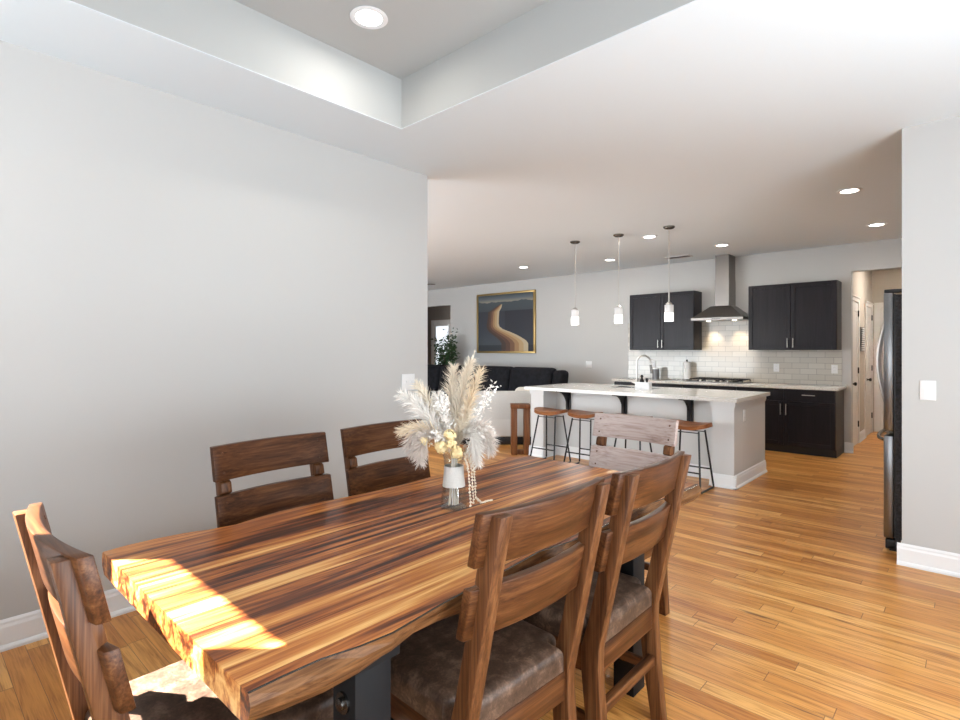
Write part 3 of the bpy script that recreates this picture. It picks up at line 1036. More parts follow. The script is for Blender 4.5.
t = thing('soap_caddy', 'white marble caddy box beside the faucet', 'caddy', (-2.97, 6.17, 0.915), math.radians(4))
bm = B()
for q in ((-0.085, 0.085, -0.05, -0.042), (-0.085, 0.085, 0.042, 0.05), (-0.085, -0.077, -0.042, 0.042), (0.077, 0.085, -0.042, 0.042)):
    box(bm, *q, 0.0005, 0.095)
box(bm, -0.077, 0.077, -0.042, 0.042, 0.0005, 0.01)
obj('box', bm, MARBLE, t)
for i, (dx, hh, lb) in enumerate(((-0.02, 0.155, 'taller black pump bottle in the marble caddy'), (0.045, 0.115, 'shorter black bottle in the marble caddy'))):
    b = thing('soap_bottle', lb, 'bottle', (-2.97 + dx, 6.17, 0.926), 0, 'bottles in the marble caddy')
    r = 0.028 - i * 0.005
    bm = B(); lathe(bm, [(r, 0), (r, hh - 0.05), (0.012, hh - 0.03), (0.012, hh - 0.015)], seg=18)
    obj('body', bm, BLACK, b, True)
    bm = B(); lathe(bm, [(0.016, hh - 0.0145), (0.020, hh), (0.012, hh + 0.015), (0.001, hh + 0.016)], seg=14, cap1=False)
    obj('cap', bm, BLACK, b, True)


# ------------------------------------------------------------------ bar stools
def stool():
    t = thing('bar_stool', 'x', 'bar stool', (0, 0, 0), 0, 'bar stools along the island')
    bm = B()
    n, rings = 36, 7
    grid = []
    for j in range(rings + 1):
        f = j / rings
        ring = []
        for k in range(n):
            a = 2 * PI * k / n
            ca, sa = math.cos(a), math.sin(a)
            ex = 0.22 * f * math.copysign(abs(ca) ** 0.8, ca)
            ey = 0.150 * f * math.copysign(abs(sa) ** 0.8, sa)
            z = 0.615 + 0.022 * (abs(ex) / 0.22) ** 2 - 0.014 * max(0, -ey / 0.15) ** 2
            ring.append(bm.verts.new((ex, ey, z)))
        grid.append(ring)
    for A_, B_ in zip(grid[1:], grid[2:]):
        for k in range(n):
            bm.faces.new((A_[k], A_[(k + 1) % n], B_[(k + 1) % n], B_[k]))
    bmesh.ops.delete(bm, geom=grid[0], context='VERTS')
    bm.faces.new(grid[1])
    top = list(bm.faces)
    ext = bmesh.ops.solidify(bm, geom=top, thickness=0.038)
    bmesh.ops.recalc_face_normals(bm, faces=bm.faces[:])
    obj('seat', bm, STW, t, True)
    for s in (-1, 1):
        bm = B()
        f, r_ = (s * 0.185, -0.205, 0.008), (s * 0.185, 0.165, 0.008)
        tube(bm, [(s * 0.125, -0.085, 0.588), (s * 0.181, -0.193, 0.03), (s * 0.184, -0.190, 0.012), (s * 0.185, -0.175, 0.0085), (s * 0.185, 0.145, 0.0085), (s * 0.184, 0.157, 0.012), (s * 0.181, 0.160, 0.03), (s * 0.125, 0.085, 0.588)], 0.0095, 8)
        obj('leg_frame', bm, BLACKM, t, True)
    bm = B(); tube(bm, [(-0.165, -0.1635, 0.19), (0.165, -0.1635, 0.19)], 0.008, 8)
    obj('footrest', bm, BLACKM, t, True)
    bm = B(); tube(bm, [(-0.165, 0.139, 0.19), (0.165, 0.139, 0.19)], 0.008, 8)
    obj('stretcher', bm, BLACKM, t, True)
    bm = B(); box(bm, -0.13, 0.13, -0.095, -0.075, 0.568, 0.576); box(bm, -0.13, 0.13, 0.075, 0.095, 0.568, 0.576)
    obj('seat_bracket', bm, BLACKM, t)
    return t


st = stool()
SP = [(-3.88, 5.52, 'wooden bar stool on black wire legs beside the living room end column'),
      (-3.41, 5.56, 'wooden bar stool second from the living room end of the island'),
      (-2.80, 5.56, 'wooden bar stool mostly hidden behind the chair at the far table end'),
      (-2.14, 5.48, 'wooden bar stool beside the island column nearest the fridge')]
for i, (x, y, lb) in enumerate(SP):
    if i == 0:
        st.location = (x, y, 0.0005); st['label'] = lb
    else:
        dup(st, (x, y, 0.0005), 0, lb)

# ------------------------------------------------------------------ fridge
t = thing('refrigerator', 'stainless refrigerator with pebbled black side behind the wall stub', 'refrigerator', (-0.02, 5.16, 0))
ox, oy = -0.02, 5.16
bm = B(); box(bm, -0.405 - ox, 0.35 - ox, 4.70 - oy, 5.61 - oy, 0.03, 1.785)
obj('body', bm, FRIDGE_SIDE, t)
for a, b_ in ((4.702, 5.153), (5.157, 5.608)):
    o = bx('door', STAIN, t, -0.472 - ox, -0.415 - ox, a - oy, b_ - oy, 0.835, 1.80, bev=0.008)
    bm = B()
    hy = (5.105 if a < 5 else 5.205) - oy
    pts = [(-0.472 - ox, hy, 0.95)] + [(-0.488 - ox - 0.06 * math.sin(PI * k / 12), hy, 0.95 + 0.72 * k / 12) for k in range(13)] + [(-0.472 - ox, hy, 1.67)]
    tube(bm, pts, 0.011, 10)
    obj('handle', bm, NICKEL, o, True)
o = bx('freezer_drawer', STAIN, t, -0.472 - ox, -0.415 - ox, 4.702 - oy, 5.608 - oy, 0.085, 0.80, bev=0.008)
bm = B()
pts = [(-0.472 - ox, 4.77 - oy, 0.765)] + [(-0.480 - ox - 0.055 * math.sin(PI * k / 12) ** 0.5, 4.77 + 0.77 * k / 12 - oy, 0.765) for k in range(13)] + [(-0.472 - ox, 5.54 - oy, 0.765)]
tube(bm, pts, 0.012, 10)
obj('handle', bm, DNICK, o, True)
bx('gasket', BLACK, t, -0.4145 - ox, -0.4055 - ox, 4.71 - oy, 5.60 - oy, 0.09, 1.79)
bx('hinge_cover', BLACK, t, -0.47 - ox, -0.30 - ox, 4.71 - oy, 4.78 - oy, 1.8005, 1.825, bev=0.006)
bx('toe_grille', BLACK, t, -0.462 - ox, -0.405 - ox, 4.705 - oy, 5.60 - oy, 0.012, 0.075, bev=0.004)
bm = B(); bm.free()
for fx in (-0.44, 0.28):
    for fy in (4.705, 5.5):
        bx('foot', BLACK, t, fx - ox, fx + 0.05 - ox, fy - oy, fy + 0.045 - oy, 0.0005, 0.03)

# memo rail in the hall
t = thing('memo_board', 'narrow dark-framed board with white rows on the hall wall between doors', 'memo board', (-1.30, 10.11, 1.38))
bx('backing', BLACK, t, 0.0005, 0.02, -0.24, 0.24, 0, 0.37)
bm = B()
for i in range(11):
    box(bm, 0.02, 0.032, -0.06, 0.23, 0.012 + i * 0.033, 0.032 + i * 0.033)
obj('white_rows', bm, PLATE, t)

# ------------------------------------------------------------------ painting
AX0, AX1, AZ0, AZ1 = -8.15, -6.545, 1.335, 2.625
acx, acz = (AX0 + AX1) / 2, (AZ0 + AZ1) / 2
t = thing('framed_painting', 'gold-framed abstract landscape painting of a winding pale road', 'painting', (acx, 8.80, acz))
hw, hh = (AX1 - AX0) / 2, (AZ1 - AZ0) / 2
bm = B()
fr = 0.04
for q in ((-hw, hw, -hh, -hh + fr), (-hw, hw, hh - fr, hh), (-hw, -hw + fr, -hh + fr, hh - fr), (hw - fr, hw, -hh + fr, hh - fr)):
    box(bm, q[0], q[1], -0.05, -0.001, q[2], q[3], bev=0.004)
obj('frame', bm, GOLD, t, True)
bx('canvas', CANVAS, t, -hw + fr, hw - fr, -0.03, -0.002, -hh + fr, hh - fr)
road = [(165, 560, 577), (190, 518, 570), (215, 478, 556), (260, 474, 553), (300, 467, 552), (320, 466, 558), (340, 472, 582), (360, 487, 630), (380, 512, 672), (400, 540, 706), (420, 560, 735), (440, 572, 750), (495, 572, 750)]
cols = [(0.060, 0.035, 0.030), (0.10, 0.05, 0.034), (0.18, 0.09, 0.05), (0.34, 0.20, 0.10), (0.45, 0.31, 0.16), (0.48, 0.40, 0.27)]


def art(px, py):
    return (-hw + fr + (px - 405) / 380 * 2 * (hw - fr), hh - fr - (py - 95) / 400 * 2 * (hh - fr))


for i, c in enumerate(cols):
    bm = B()
    prev = None
    fs = []
    for (py, xl, xr) in road:
        a = art(xl + (xr - xl) * i / 6, py); b_ = art(xl + (xr - xl) * (i + 1) / 6, py)
        cur = (bm.verts.new((a[0], -0.0318, a[1])), bm.verts.new((b_[0], -0.0318, b_[1])), bm.verts.new((a[0], -0.0301, a[1])), bm.verts.new((b_[0], -0.0301, b_[1])))
        if prev:
            bm.faces.new((prev[0], prev[1], cur[1], cur[0])); bm.faces.new((prev[0], cur[0], cur[2], prev[2])); bm.faces.new((prev[1], prev[3], cur[3], cur[1]))
        prev = cur
    bmesh.ops.recalc_face_normals(bm, faces=bm.faces[:])
    obj('painted_road', bm, plain('road_band', c, 0.6), t)


# ------------------------------------------------------------------ sofas, side table, plant
def cushion(bm, x0, x1, y0, y1, z0, z1, r=0.06, seg=4):
    box(bm, x0, x1, y0, y1, z0, z1, bev=r, seg=seg)


t = thing('recliner_sofa', 'long black velvet recliner sofa under the painting', 'sofa', (-7.36, 7.55, 0))
bm = B(); box(bm, -2.1, 2.1, -0.40, 0.42, 0.03, 0.30, bev=0.03); obj('base', bm, VELVET, t, True)
n = 4
for i in range(n):
    x0 = -1.90 + i * 3.80 / n
    x1 = x0 + 3.80 / n
    bm = B(); cushion(bm, x0 + 0.006, x1 - 0.006, -0.46, 0.20, 0.305, 0.52, 0.07); obj('seat_cushion', bm, VELVET, t, True)
    bm = B()
    cushion(bm, x0 + 0.004, x1 - 0.004, 0.12, 0.40, 0.53, 1.085, 0.09)
    for v in bm.verts:
        v.co.y += (v.co.z - 0.53) * 0.18
    obj('back_cushion', bm, VELVET, t, True)
for s in (-1, 1):
    bm = B(); cushion(bm, s * 2.02 - 0.12, s * 2.02 + 0.12, -0.42, 0.36, 0.305, 0.66, 0.08); obj('armrest', bm, VELVET, t, True)
    bm = B(); cushion(bm, s * 2.02 - 0.115, s * 2.02 + 0.11, 0.16, 0.44, 0.665, 1.045, 0.08)
    for v in bm.verts:
        v.co.y += (v.co.z - 0.66) * 0.16
    obj('back_wing', bm, VELVET, t, True)

# pale chair with its back to the kitchen
RZ = math.radians(42.6)
t = thing('armchair', 'pale linen upholstered armchair seen from behind, beside the island end', 'armchair', (-5.20, 5.99, 0), RZ)
bm = B(); box(bm, -0.60, 0.58, 0.02, 0.85, 0.0, 0.115, bev=0.01); obj('plinth', bm, BLACK, t, True)
bm = B(); box(bm, -0.62, 0.60, 0.0, 0.90, 0.118, 0.40, bev=0.03); obj('base', bm, LINEN, t, True)
bm = B(); box(bm, -0.61, 0.59, 0.002, 0.20, 0.12, 0.785, bev=0.035, seg=3); obj('backrest', bm, LINEN, t, True)
for s in (-1, 1):
    bm = B(); box(bm, s * 0.51 - 0.09 - 0.01, s * 0.51 + 0.08, 0.205, 0.90, 0.402, 0.60, bev=0.04, seg=3); obj('armrest', bm, LINEN, t, True)
bm = B(); cushion(bm, -0.40, 0.38, 0.21, 0.92, 0.402, 0.54, 0.05); obj('seat_cushion', bm, LINEN, t, True)
# round bolster lying on its back edge
p = thing('bolster_pillow', 'cream bolster pillow on the pale armchair back corner', 'pillow', (-5.20 + 0.44 * math.cos(RZ) - 0.33 * math.sin(RZ), 5.99 + 0.44 * math.sin(RZ) + 0.33 * math.cos(RZ), 0.602), RZ)
bm = B()
box(bm, -0.13, 0.17, -0.10, 0.25, 0.0, 0.22, bev=0.095, seg=5)
obj('cover', bm, CREAM, p, True)

t = thing('side_table', 'narrow reddish wood side table with open frame beside the island', 'side table', (-4.495, 5.69, 0), RZ)
bx('leg', TBW, t, -0.125, -0.045, -0.06, 0.12, 0.0005, 0.615, bev=0.004)
bx('leg', TBW, t, 0.045, 0.125, -0.06, 0.12, 0.0005, 0.615, bev=0.004)
bx('table_top', TBW, t, -0.13, 0.13, -0.065, 0.125, 0.6155, 0.675, bev=0.006)
bx('foot_rail', TBW, t, -0.0445, 0.0445, 0.0, 0.06, 0.0005, 0.055)

t = thing('ficus_plant', 'leafy green ficus tree in a pot before the glazed entry door', 'plant', (-8.72, 8.38, 0))
bm = B(); lathe(bm, [(0.13, 0.0005), (0.17, 0.32), (0.18, 0.34), (0.16, 0.34), (0.15, 0.30)], seg=24); obj('pot', bm, POT, t, True)
bm = B()
rg = random.Random(3)
tips = []
for k in range(9):
    a = k * 2.4
    e = Vector((0.30 * math.cos(a) * rg.uniform(0.4, 1), 0.11 * math.sin(a) * rg.uniform(0.4, 1), rg.uniform(1.15, 1.78)))
    mid = Vector((e.x * 0.3, e.y * 0.3, 0.95))
    tube(bm, [(0, 0, 0.29), (0.01, 0, 0.6), mid, e], [0.016, 0.013, 0.008, 0.003], 6)
    tips += [mid.lerp(e, f) for f in (0.2, 0.4, 0.6, 0.8, 1.0)]
obj('stems', bm, BARKT, t, True)
bm = B()
for i in range(950):
    c = rg.choice(tips) + Vector((rg.gauss(0, 0.09), max(-0.12, min(0.12, rg.gauss(0, 0.05))), rg.gauss(0, 0.09)))
    d_ = Vector((rg.uniform(-1, 1), rg.uniform(-1, 1), rg.uniform(-0.8, 0.4))).normalized()
    s_ = d_.cross(Vector((rg.uniform(-1, 1), rg.uniform(-1, 1), rg.uniform(-1, 1)))).normalized()
    L, W2 = rg.uniform(0.06, 0.10), rg.uniform(0.016, 0.026)
    nrm = d_.cross(s_) * 0.006
    q = [c, c + d_ * L * 0.45 + s_ * W2 + nrm, c + d_ * L, c + d_ * L * 0.45 - s_ * W2 + nrm]
    bm.faces.new([bm.verts.new(x) for x in q])
obj('foliage', bm, LEAF, t)

# ------------------------------------------------------------------ dining table
t = thing('dining_table', 'live-edge acacia plank dining table on black steel legs', 'dining table', (-1.46, 1.47, 0))
ox, oy = -1.46, 1.47
# stations along y: top-left x, crest x (right), edge bulge x, bottom x
ST = [(0.432, -1.975, -0.965, -0.958, -0.985), (0.50, -1.986, -0.966, -0.950, -0.968), (0.58, -1.986, -0.963, -0.940, -0.957), (0.66, -1.976, -0.945, -0.938, -0.960),
      (0.74, -1.950, -0.937, -0.940, -0.975), (0.82, -1.936, -0.946, -0.958, -1.005), (0.90, -1.955, -0.955, -0.965, -1.008), (1.00, -1.972, -0.962, -0.966, -0.985),
      (1.10, -1.970, -0.968, -0.962, -0.975), (1.22, -1.962, -0.975, -0.965, -0.985), (1.34, -1.950, -0.985, -0.978, -1.0), (1.48, -1.942, -0.962, -0.955, -0.98),
      (1.64, -1.952, -0.955, -0.945, -0.97), (1.80, -1.960, -0.965, -0.955, -0.98), (1.95, -1.950, -0.972, -0.96, -0.985), (2.10, -1.938, -0.960, -0.945, -0.97),
      (2.25, -1.955, -0.945, -0.93, -0.955), (2.38, -1.982, -0.936, -0.92, -0.945), (2.46, -1.965, -0.935, -0.918, -0.94), (2.512, -1.935, -0.940, -0.924, -0.945)]
bm = B()
rings = []
rg = random.Random(5)
NI = 10
for si, (y, xl, xc, xe, xb) in enumerate(ST):
    jit = rg.uniform(-0.003, 0.003)
    prof = [(xl, 0.776), (xl + 0.004, 0.78)]
    for k in range(1, NI):
        prof.append((xl + (xc - 0.006 - xl) * k / NI, 0.78))
    prof += [(xc - 0.006, 0.7798), (xc, 0.779), (xe, 0.757 + jit), (xe + 0.2 * (xb - xe), 0.735 + jit), (xb, 0.716), (xb - 0.05, 0.714), (xl + 0.02, 0.714), (xl - 0.004, 0.735), (xl - 0.006, 0.76)]
    rings.append([bm.verts.new((px - ox, y - oy, z)) for px, z in prof])
m = len(rings[0])
for A_, B_ in zip(rings, rings[1:]):
    for k in range(m):
        f = bm.faces.new((A_[k], B_[k], B_[(k + 1) % m], A_[(k + 1) % m]))
        zc = sum(v.co.z for v in f.verts) / 4
        if k == NI + 1:
            f.material_index = 2
        elif zc < 0.7785:
            f.material_index = 1
for rng in (rings[0], rings[-1][::-1]):
    f = bm.faces.new(rng)
    f.material_index = 0
bmesh.ops.recalc_face_normals(bm, faces=bm.faces[:])
top = obj('tabletop', bm, [TOPW, BARK, plain('dark_resin', (0.02, 0.014, 0.011), 0.25)], t)
# frame: two end frames of square tube, plates and a centre beam
for y in (0.74, 2.06):
    for x in (-1.055, -1.86):
        bm = B(); box(bm, x - 0.045 - ox, x + 0.045 - ox, y - 0.05 - oy, y + 0.05 - oy, 0.0005, 0.690, bev=0.003)
        lg = obj('leg', bm, STEELB, t, True)
        for z in (0.60, 0.16):
            bm = B(); lathe(bm, [(0.024, 0), (0.024, 0.006), (0.014, 0.006), (0.014, 0.014), (0.001, 0.016)], seg=16, cap1=False)
            bt = obj('bolt', bm, DNICK, lg, True)
            bt.rotation_euler = (PI / 2, 0, 0)
            bt.location = (x - ox, y - 0.05 - oy, z)
    bx('top_plate', STEELB, t, -1.94 - ox, -0.99 - ox, y - 0.06 - oy, y + 0.06 - oy, 0.6905, 0.7135)
    bx('cross_bar', STEELB, t, -1.8145 - ox, -1.1005 - ox, y - 0.03 - oy, y + 0.03 - oy, 0.10, 0.16)
bx('centre_beam', STEELB, t, -1.50 - ox, -1.42 - ox, 0.7705 - oy, 2.0295 - oy, 0.105, 0.155)


# ------------------------------------------------------------------ dining chairs
def chair(label, slat_mat=None):
    t = thing('dining_chair', label, 'dining chair', (0, 0, 0), 0, 'dining chairs round the table')
    zt, zbnd, lean = 1.016, 0.433, 0.127
    wp = 0.211
    def yl(z):
        return -lean * (z - zbnd) / (zt - zbnd)
    for s in (-1, 1):
        front = [(-0.013, 0.0005), (0.018, 0.20), (0.034, 0.36), (0.036, 0.43), (yl(0.52) + 0.028, 0.52), (yl(0.69) + 0.026, 0.69), (yl(0.702) + 0.010, 0.702), (yl(0.834) + 0.010, 0.834), (yl(0.842) + 0.026, 0.842),
                 (yl(0.880) + 0.026, 0.880), (yl(0.888) + 0.010, 0.888), (yl(zt) + 0.010, zt)]
        rear = [(yl(zt) - 0.025, zt), (yl(0.70) - 0.027, 0.70), (-0.030, 0.44), (-0.028, 0.38), (-0.040, 0.20), (-0.060, 0.0005)]
        bm = B(); prism(bm, front + rear, 'X', s * wp - 0.021, s * wp + 0.021, bev=0.003)
        obj('rear_leg', bm, CHZ, t, True)
    def slat(z0, z1, sh, mat):
        bm = B()
        n = 14
        prev = None
        for i in range(n + 1):
            u = -1 + 2 * i / n
            bow = -0.032 * (1 - u * u)
            cur = []
            for (off, z) in ((0.038, z0), (0.038, z1), (0.0105, z1), (0.0105, z0)):
                cur.append(bm.verts.new((u * sh, yl(z) + off + bow, z)))
            if prev:
                for k in range(4):
                    bm.faces.new((prev[k], cur[k], cur[(k + 1) % 4], prev[(k + 1) % 4]))
            else:
                bm.faces.new(cur)
            prev = cur
        bm.faces.new(prev[::-1])
        bmesh.ops.recalc_face_normals(bm, faces=bm.faces[:])
        es = [e for e in bm.edges if len(e.link_faces) == 2 and e.calc_face_angle(0) > 0.6]
        bmesh.ops.bevel(bm, geom=es, offset=0.004, segments=2, profile=0.5, affect='EDGES')
        o = obj('slat', bm, mat, t, True)
        for s in (-1, 1):
            bm = B()
            for zz in (z0 + 0.03, z1 - 0.03):
                lathe(bm, [(0.005, 0), (0.005, 0.0015), (0.001, 0.002)], s * 0.216, -zz, 10, cap1=False)
            for v in bm.verts:
                x, y, z = v.co
                zz = -y
                v.co = (x, yl(zz) + 0.0375 - 0.032 * (1 - (0.216 / sh) ** 2) + z, zz)
            obj('plug', bm, CHX, o)
    sm = slat_mat or CHX
    slat(0.888, 1.022, 0.256, sm)
    slat(0.703, 0.834, 0.256, sm)
    # seat cushion: outline notched round the rear legs
    out = [(-0.186, -0.018), (0.186, -0.018), (0.186, 0.040), (0.236, 0.048), (0.240, 0.30), (0.236, 0.455), (-0.236, 0.455), (-0.240, 0.30), (-0.236, 0.048), (-0.186, 0.040)]
    bm = B()
    lo = [bm.verts.new((x, y, 0.437)) for x, y in out]
    f0 = bm.faces.new(lo)
    r = bmesh.ops.extrude_face_region(bm, geom=[f0])
    vt = [v for v in r['geom'] if isinstance(v, bmesh.types.BMVert)]
    for v in vt:
        v.co.z = 0.515
    bmesh.ops.recalc_face_normals(bm, faces=bm.faces[:])
    es = [e for e in bm.edges if all(v.co.z > 0.5 for v in e.verts)]
    bmesh.ops.bevel(bm, geom=es, offset=0.034, segments=5, profile=0.5, affect='EDGES')
    es = [e for e in bm.edges if abs(e.verts[0].co.z - e.verts[1].co.z) > 0.02 and e.calc_face_angle(0) > 0.5]
    bmesh.ops.triangulate(bm, faces=[f for f in bm.faces if len(f.verts) > 4 and f.normal.z > 0.9])
    obj('seat_cushion', bm, LEATHER, t, True)
    bm = B(); box(bm, -0.1895, 0.1895, -0.020, 0.005, 0.350, 0.4365, bev=0.003); obj('rear_apron', bm, CHX, t, True)
    bm = B(); box(bm, -0.1895, 0.1895, 0.410, 0.435, 0.350, 0.4365, bev=0.003); obj('front_apron', bm, CHX, t, True)
    for s in (-1, 1):
        bm = B(); box(bm, s * 0.213 - 0.012, s * 0.213 + 0.012, 0.0365, 0.4045, 0.350, 0.4365, bev=0.003); obj('side_apron', bm, CHY, t, True)
        bm = B(); box(bm, s * 0.211 - 0.021, s * 0.211 + 0.021, 0.405, 0.447, 0.0005, 0.4365, bev=0.003); obj('front_leg', bm, CHZ, t, True)
        bm = B(); box(bm, s * 0.211 - 0.010, s * 0.211 + 0.010, 0.016, 0.4045, 0.175, 0.210, bev=0.003); obj('side_stretcher', bm, CHY, t, True)
    bm = B(); box(bm, -0.1895, 0.1895, -0.030, -0.002, 0.215, 0.250, bev=0.003); obj('rear_stretcher', bm, CHX, t, True)
    return t


c0 = chair('brown wooden dining chair with leather seat on the open side, nearest the sunlit table end')
c0.location = (-0.933, 1.171, 0); c0.rotation_euler = (0, 0, PI / 2 - 0.044)
dup(c0, (-0.913, 1.745, 0), PI / 2 + 0.01, 'brown wooden dining chair with leather seat on the open side, toward the kitchen')
dup(c0, (-2.098, 1.093, 0), -PI / 2 + 0.05, 'brown wooden dining chair along the long wall, nearer the sunlit table end')
dup(c0, (-2.126, 1.700, 0), -PI / 2 + 0.03, 'brown wooden dining chair along the long wall, beside the dried flowers')
dup(c0, (-1.453, 0.340, 0), 0.0, 'brown wooden dining chair at the sunlit table end, seen from behind')
cg = chair('dining chair with window sheen painted on its slats at the far table end', SHEEN_CHX)
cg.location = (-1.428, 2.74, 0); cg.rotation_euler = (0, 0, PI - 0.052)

# ------------------------------------------------------------------ vase and dried flowers
th = math.radians(42.6)
DV = Vector((-math.sin(th), math.cos(th), 0)); RV = Vector((math.cos(th), math.sin(th), 0)); UV = Vector((0, 0, 1))
VX, VY, VZ = -1.512, 1.492, 0.7805
t = thing('glass_vase', 'clear flared glass vase wrapped in white lace on the dining table', 'vase', (VX, VY, VZ))
bm = B()
lathe(bm, [(0.001, 0.006), (0.046, 0.006), (0.049, 0.012), (0.044, 0.06), (0.036, 0.12), (0.034, 0.17), (0.040, 0.215), (0.043, 0.216), (0.038, 0.17), (0.040, 0.12), (0.048, 0.06), (0.053, 0.012), (0.052, 0.002), (0.001, 0.0005)], seg=36, cap0=False, cap1=False)
obj('glass', bm, GLASS, t, True)
bm = B(); lathe(bm, [(0.0435, 0.085), (0.0450, 0.085), (0.0405, 0.125), (0.0385, 0.165), (0.0370, 0.165), (0.0390, 0.125)], seg=32, cap0=False, cap1=False)
obj('lace_wrap', bm, LACE, t, True)


def V(px, py, depth=0.0):
    """a point near the vase: offsets from the vase mouth in metres along right, up and away"""
    k = 0.00394
    return Vector((VX, VY, VZ + 0.21)) + RV * ((px - 457) * k) + UV * ((455 - py) * k) + DV * depth


def bez(a, b, c, n):
    return [a * (1 - f) ** 2 + b * 2 * f * (1 - f) + c * f * f for f in [i / n for i in range(n + 1)]]


MOUTH = Vector((VX, VY, VZ + 0.205))


def plume(label, tip, ctrl, mat, fib, spread, n, name='pampas_plume', start=0.35, width=0.0016, group='pampas plumes in the vase', seed=1):
    rg = random.Random(seed)
    base = MOUTH + RV * rg.uniform(-0.014, 0.014) + DV * rg.uniform(-0.014, 0.014)
    foot = Vector((VX, VY, VZ + 0.012)) + RV * rg.uniform(-0.02, 0.02) + DV * rg.uniform(-0.02, 0.02)
    sp = bez(base, ctrl, tip, 14)
    t = thing(name, label, 'dried flower', foot, 0, group)
    o = foot
    bm = B(); tube(bm, [foot - o, base - o] + [p_ - o for p_ in sp[1:]], [0.0022] * 2 + [0.0018 - 0.001 * i / 14 for i in range(1, 15)], 5)
    obj('stem', bm, mat, t, True)
    bm = B()
    for i in range(n):
        f = start + (1 - start) * rg.random() ** 0.85
        x = f * 14
        i0 = min(int(x), 13)
        p_ = sp[i0].lerp(sp[i0 + 1], x - i0)
        tg = (sp[i0 + 1] - sp[i0]).normalized()
        rad = Vector((rg.gauss(0, 1), rg.gauss(0, 1), rg.gauss(0, 1)))
        rad -= tg * rad.dot(tg)
        rad.normalize()
        taper = 0.45 + 0.55 * math.sin(PI * min(1, (f - start) / (1 - start) * 0.85 + 0.12))
        L = fib * rg.uniform(0.6, 1.15) * taper
        d_ = (tg + rad * spread * rg.uniform(0.4, 1.3)).normalized()
        m_ = p_ + d_ * L * 0.55
        e = p_ + d_ * L + rad * L * 0.18 - UV * L * 0.12
        sd_ = d_.cross(Vector((rg.gauss(0, 1), rg.gauss(0, 1), rg.gauss(0, 1)))).normalized() * width
        q = [bm.verts.new(v - o) for v in (p_ - sd_ * 0.5, p_ + sd_ * 0.5, m_ - sd_, m_ + sd_, e)]
        bm.faces.new((q[0], q[1], q[3], q[2])); bm.faces.new((q[2], q[3], q[4]))
    obj('plumes', bm, mat, t)
    return t


P_C, P_W, P_T, P_S = PAMPAS
plume('tall cream pampas plume with the highest tip in the bouquet', V(473, 365, 0.02), V(458, 410, 0.02), P_C, 0.085, 0.5, 700, start=0.22, seed=1)
plume('tall sandy pampas plume leaning toward the island', V(484, 372, -0.03), V(464, 420, -0.03), P_S, 0.075, 0.5, 520, start=0.2, seed=2)
plume('upright pale pampas plume beside the tallest one', V(456, 371, 0.06), V(454, 415, 0.04), P_C, 0.085, 0.5, 620, start=0.2, seed=3)
plume('fluffy white pampas plume reaching furthest toward the light switch', V(406, 397, 0.0), V(436, 414, 0.0), P_W, 0.075, 0.7, 900, start=0.1, seed=4)
plume('beige pampas plume standing above the white one', V(420, 388, 0.05), V(442, 418, 0.03), P_C, 0.075, 0.55, 560, start=0.15, seed=5)
plume('stiff sandy grass head pointing at the wall chairs', V(408, 430, -0.05), V(438, 420, -0.03), P_S, 0.075, 0.4, 380, start=0.2, seed=6)
plume('drooping taupe pampas plume hanging over the wall chair', V(417, 452, -0.02), V(416, 408, -0.03), P_T, 0.07, 0.8, 1000, start=0.25, seed=7)
plume('taupe pampas plume drooping low beside the vase neck', V(425, 460, -0.06), V(428, 412, -0.05), P_T, 0.06, 0.85, 800, start=0.3, seed=8)
plume('pale taupe pampas plume drooping toward the near chairs', V(493, 450, -0.04), V(482, 405, -0.03), P_T, 0.07, 0.75, 1000, start=0.2, seed=9)
plume('whitish pampas plume hanging down over the dried strands', V(481, 461, -0.07), V(476, 408, -0.05), P_W, 0.06, 0.8, 800, start=0.25, seed=10)
plume('long single grass wisp rising above all the plumes', V(478, 352, 0.05), V(460, 400, 0.03), P_C, 0.018, 0.4, 60, start=0.6, seed=11)
plume('soft white pampas plume filling the middle behind the leaf branches', V(440, 398, 0.04), V(450, 425, 0.03), P_W, 0.07, 0.7, 800, start=0.1, seed=12)
plume('short cream pampas plume between the yellow heads and the tall plumes', V(470, 412, -0.03), V(461, 435, -0.03), P_C, 0.06, 0.75, 700, start=0.1, seed=13)


def leafy(label, tip, ctrl, seed, n=70, L0=0.02):
    n, L0 = int(n * 1.7), L0 * 0.75
    rg = random.Random(seed)
    base = MOUTH + RV * rg.uniform(-0.014, 0.014)
    foot = Vector((VX, VY, VZ + 0.012)) + RV * rg.uniform(-0.02, 0.02)
    sp = bez(base, ctrl, tip, 12)
    t = thing('ruscus_branch', label, 'dried flower', foot, 0, 'white leaf branches in the vase')
    bm = B(); tube(bm, [Vector((0, 0, 0)), base - foot] + [p_ - foot for p_ in sp[1:]], 0.0013, 5)
    obj('stem', bm, P_W, t, True)
    bm = B()
    for i in range(n):
        f = rg.uniform(0.35, 1.0) * 12
        i0 = min(int(f), 11)
        p_ = sp[i0].lerp(sp[i0 + 1], f - i0) + Vector((rg.gauss(0, 0.014), rg.gauss(0, 0.014), rg.gauss(0, 0.012)))
        d_ = Vector((rg.gauss(0, 1), rg.gauss(0, 1), rg.gauss(0.4, 1))).normalized()
        s_ = d_.cross(Vector((rg.gauss(0, 1), rg.gauss(0, 1), rg.gauss(0, 1)))).normalized()
        L = L0 * rg.uniform(0.7, 1.4)
        W2 = L * 0.22
        bm.faces.new([bm.verts.new(v - foot) for v in (p_, p_ + d_ * L * 0.5 + s_ * W2, p_ + d_ * L, p_ + d_ * L * 0.5 - s_ * W2)])
    obj('leaves', bm, P_W, t)


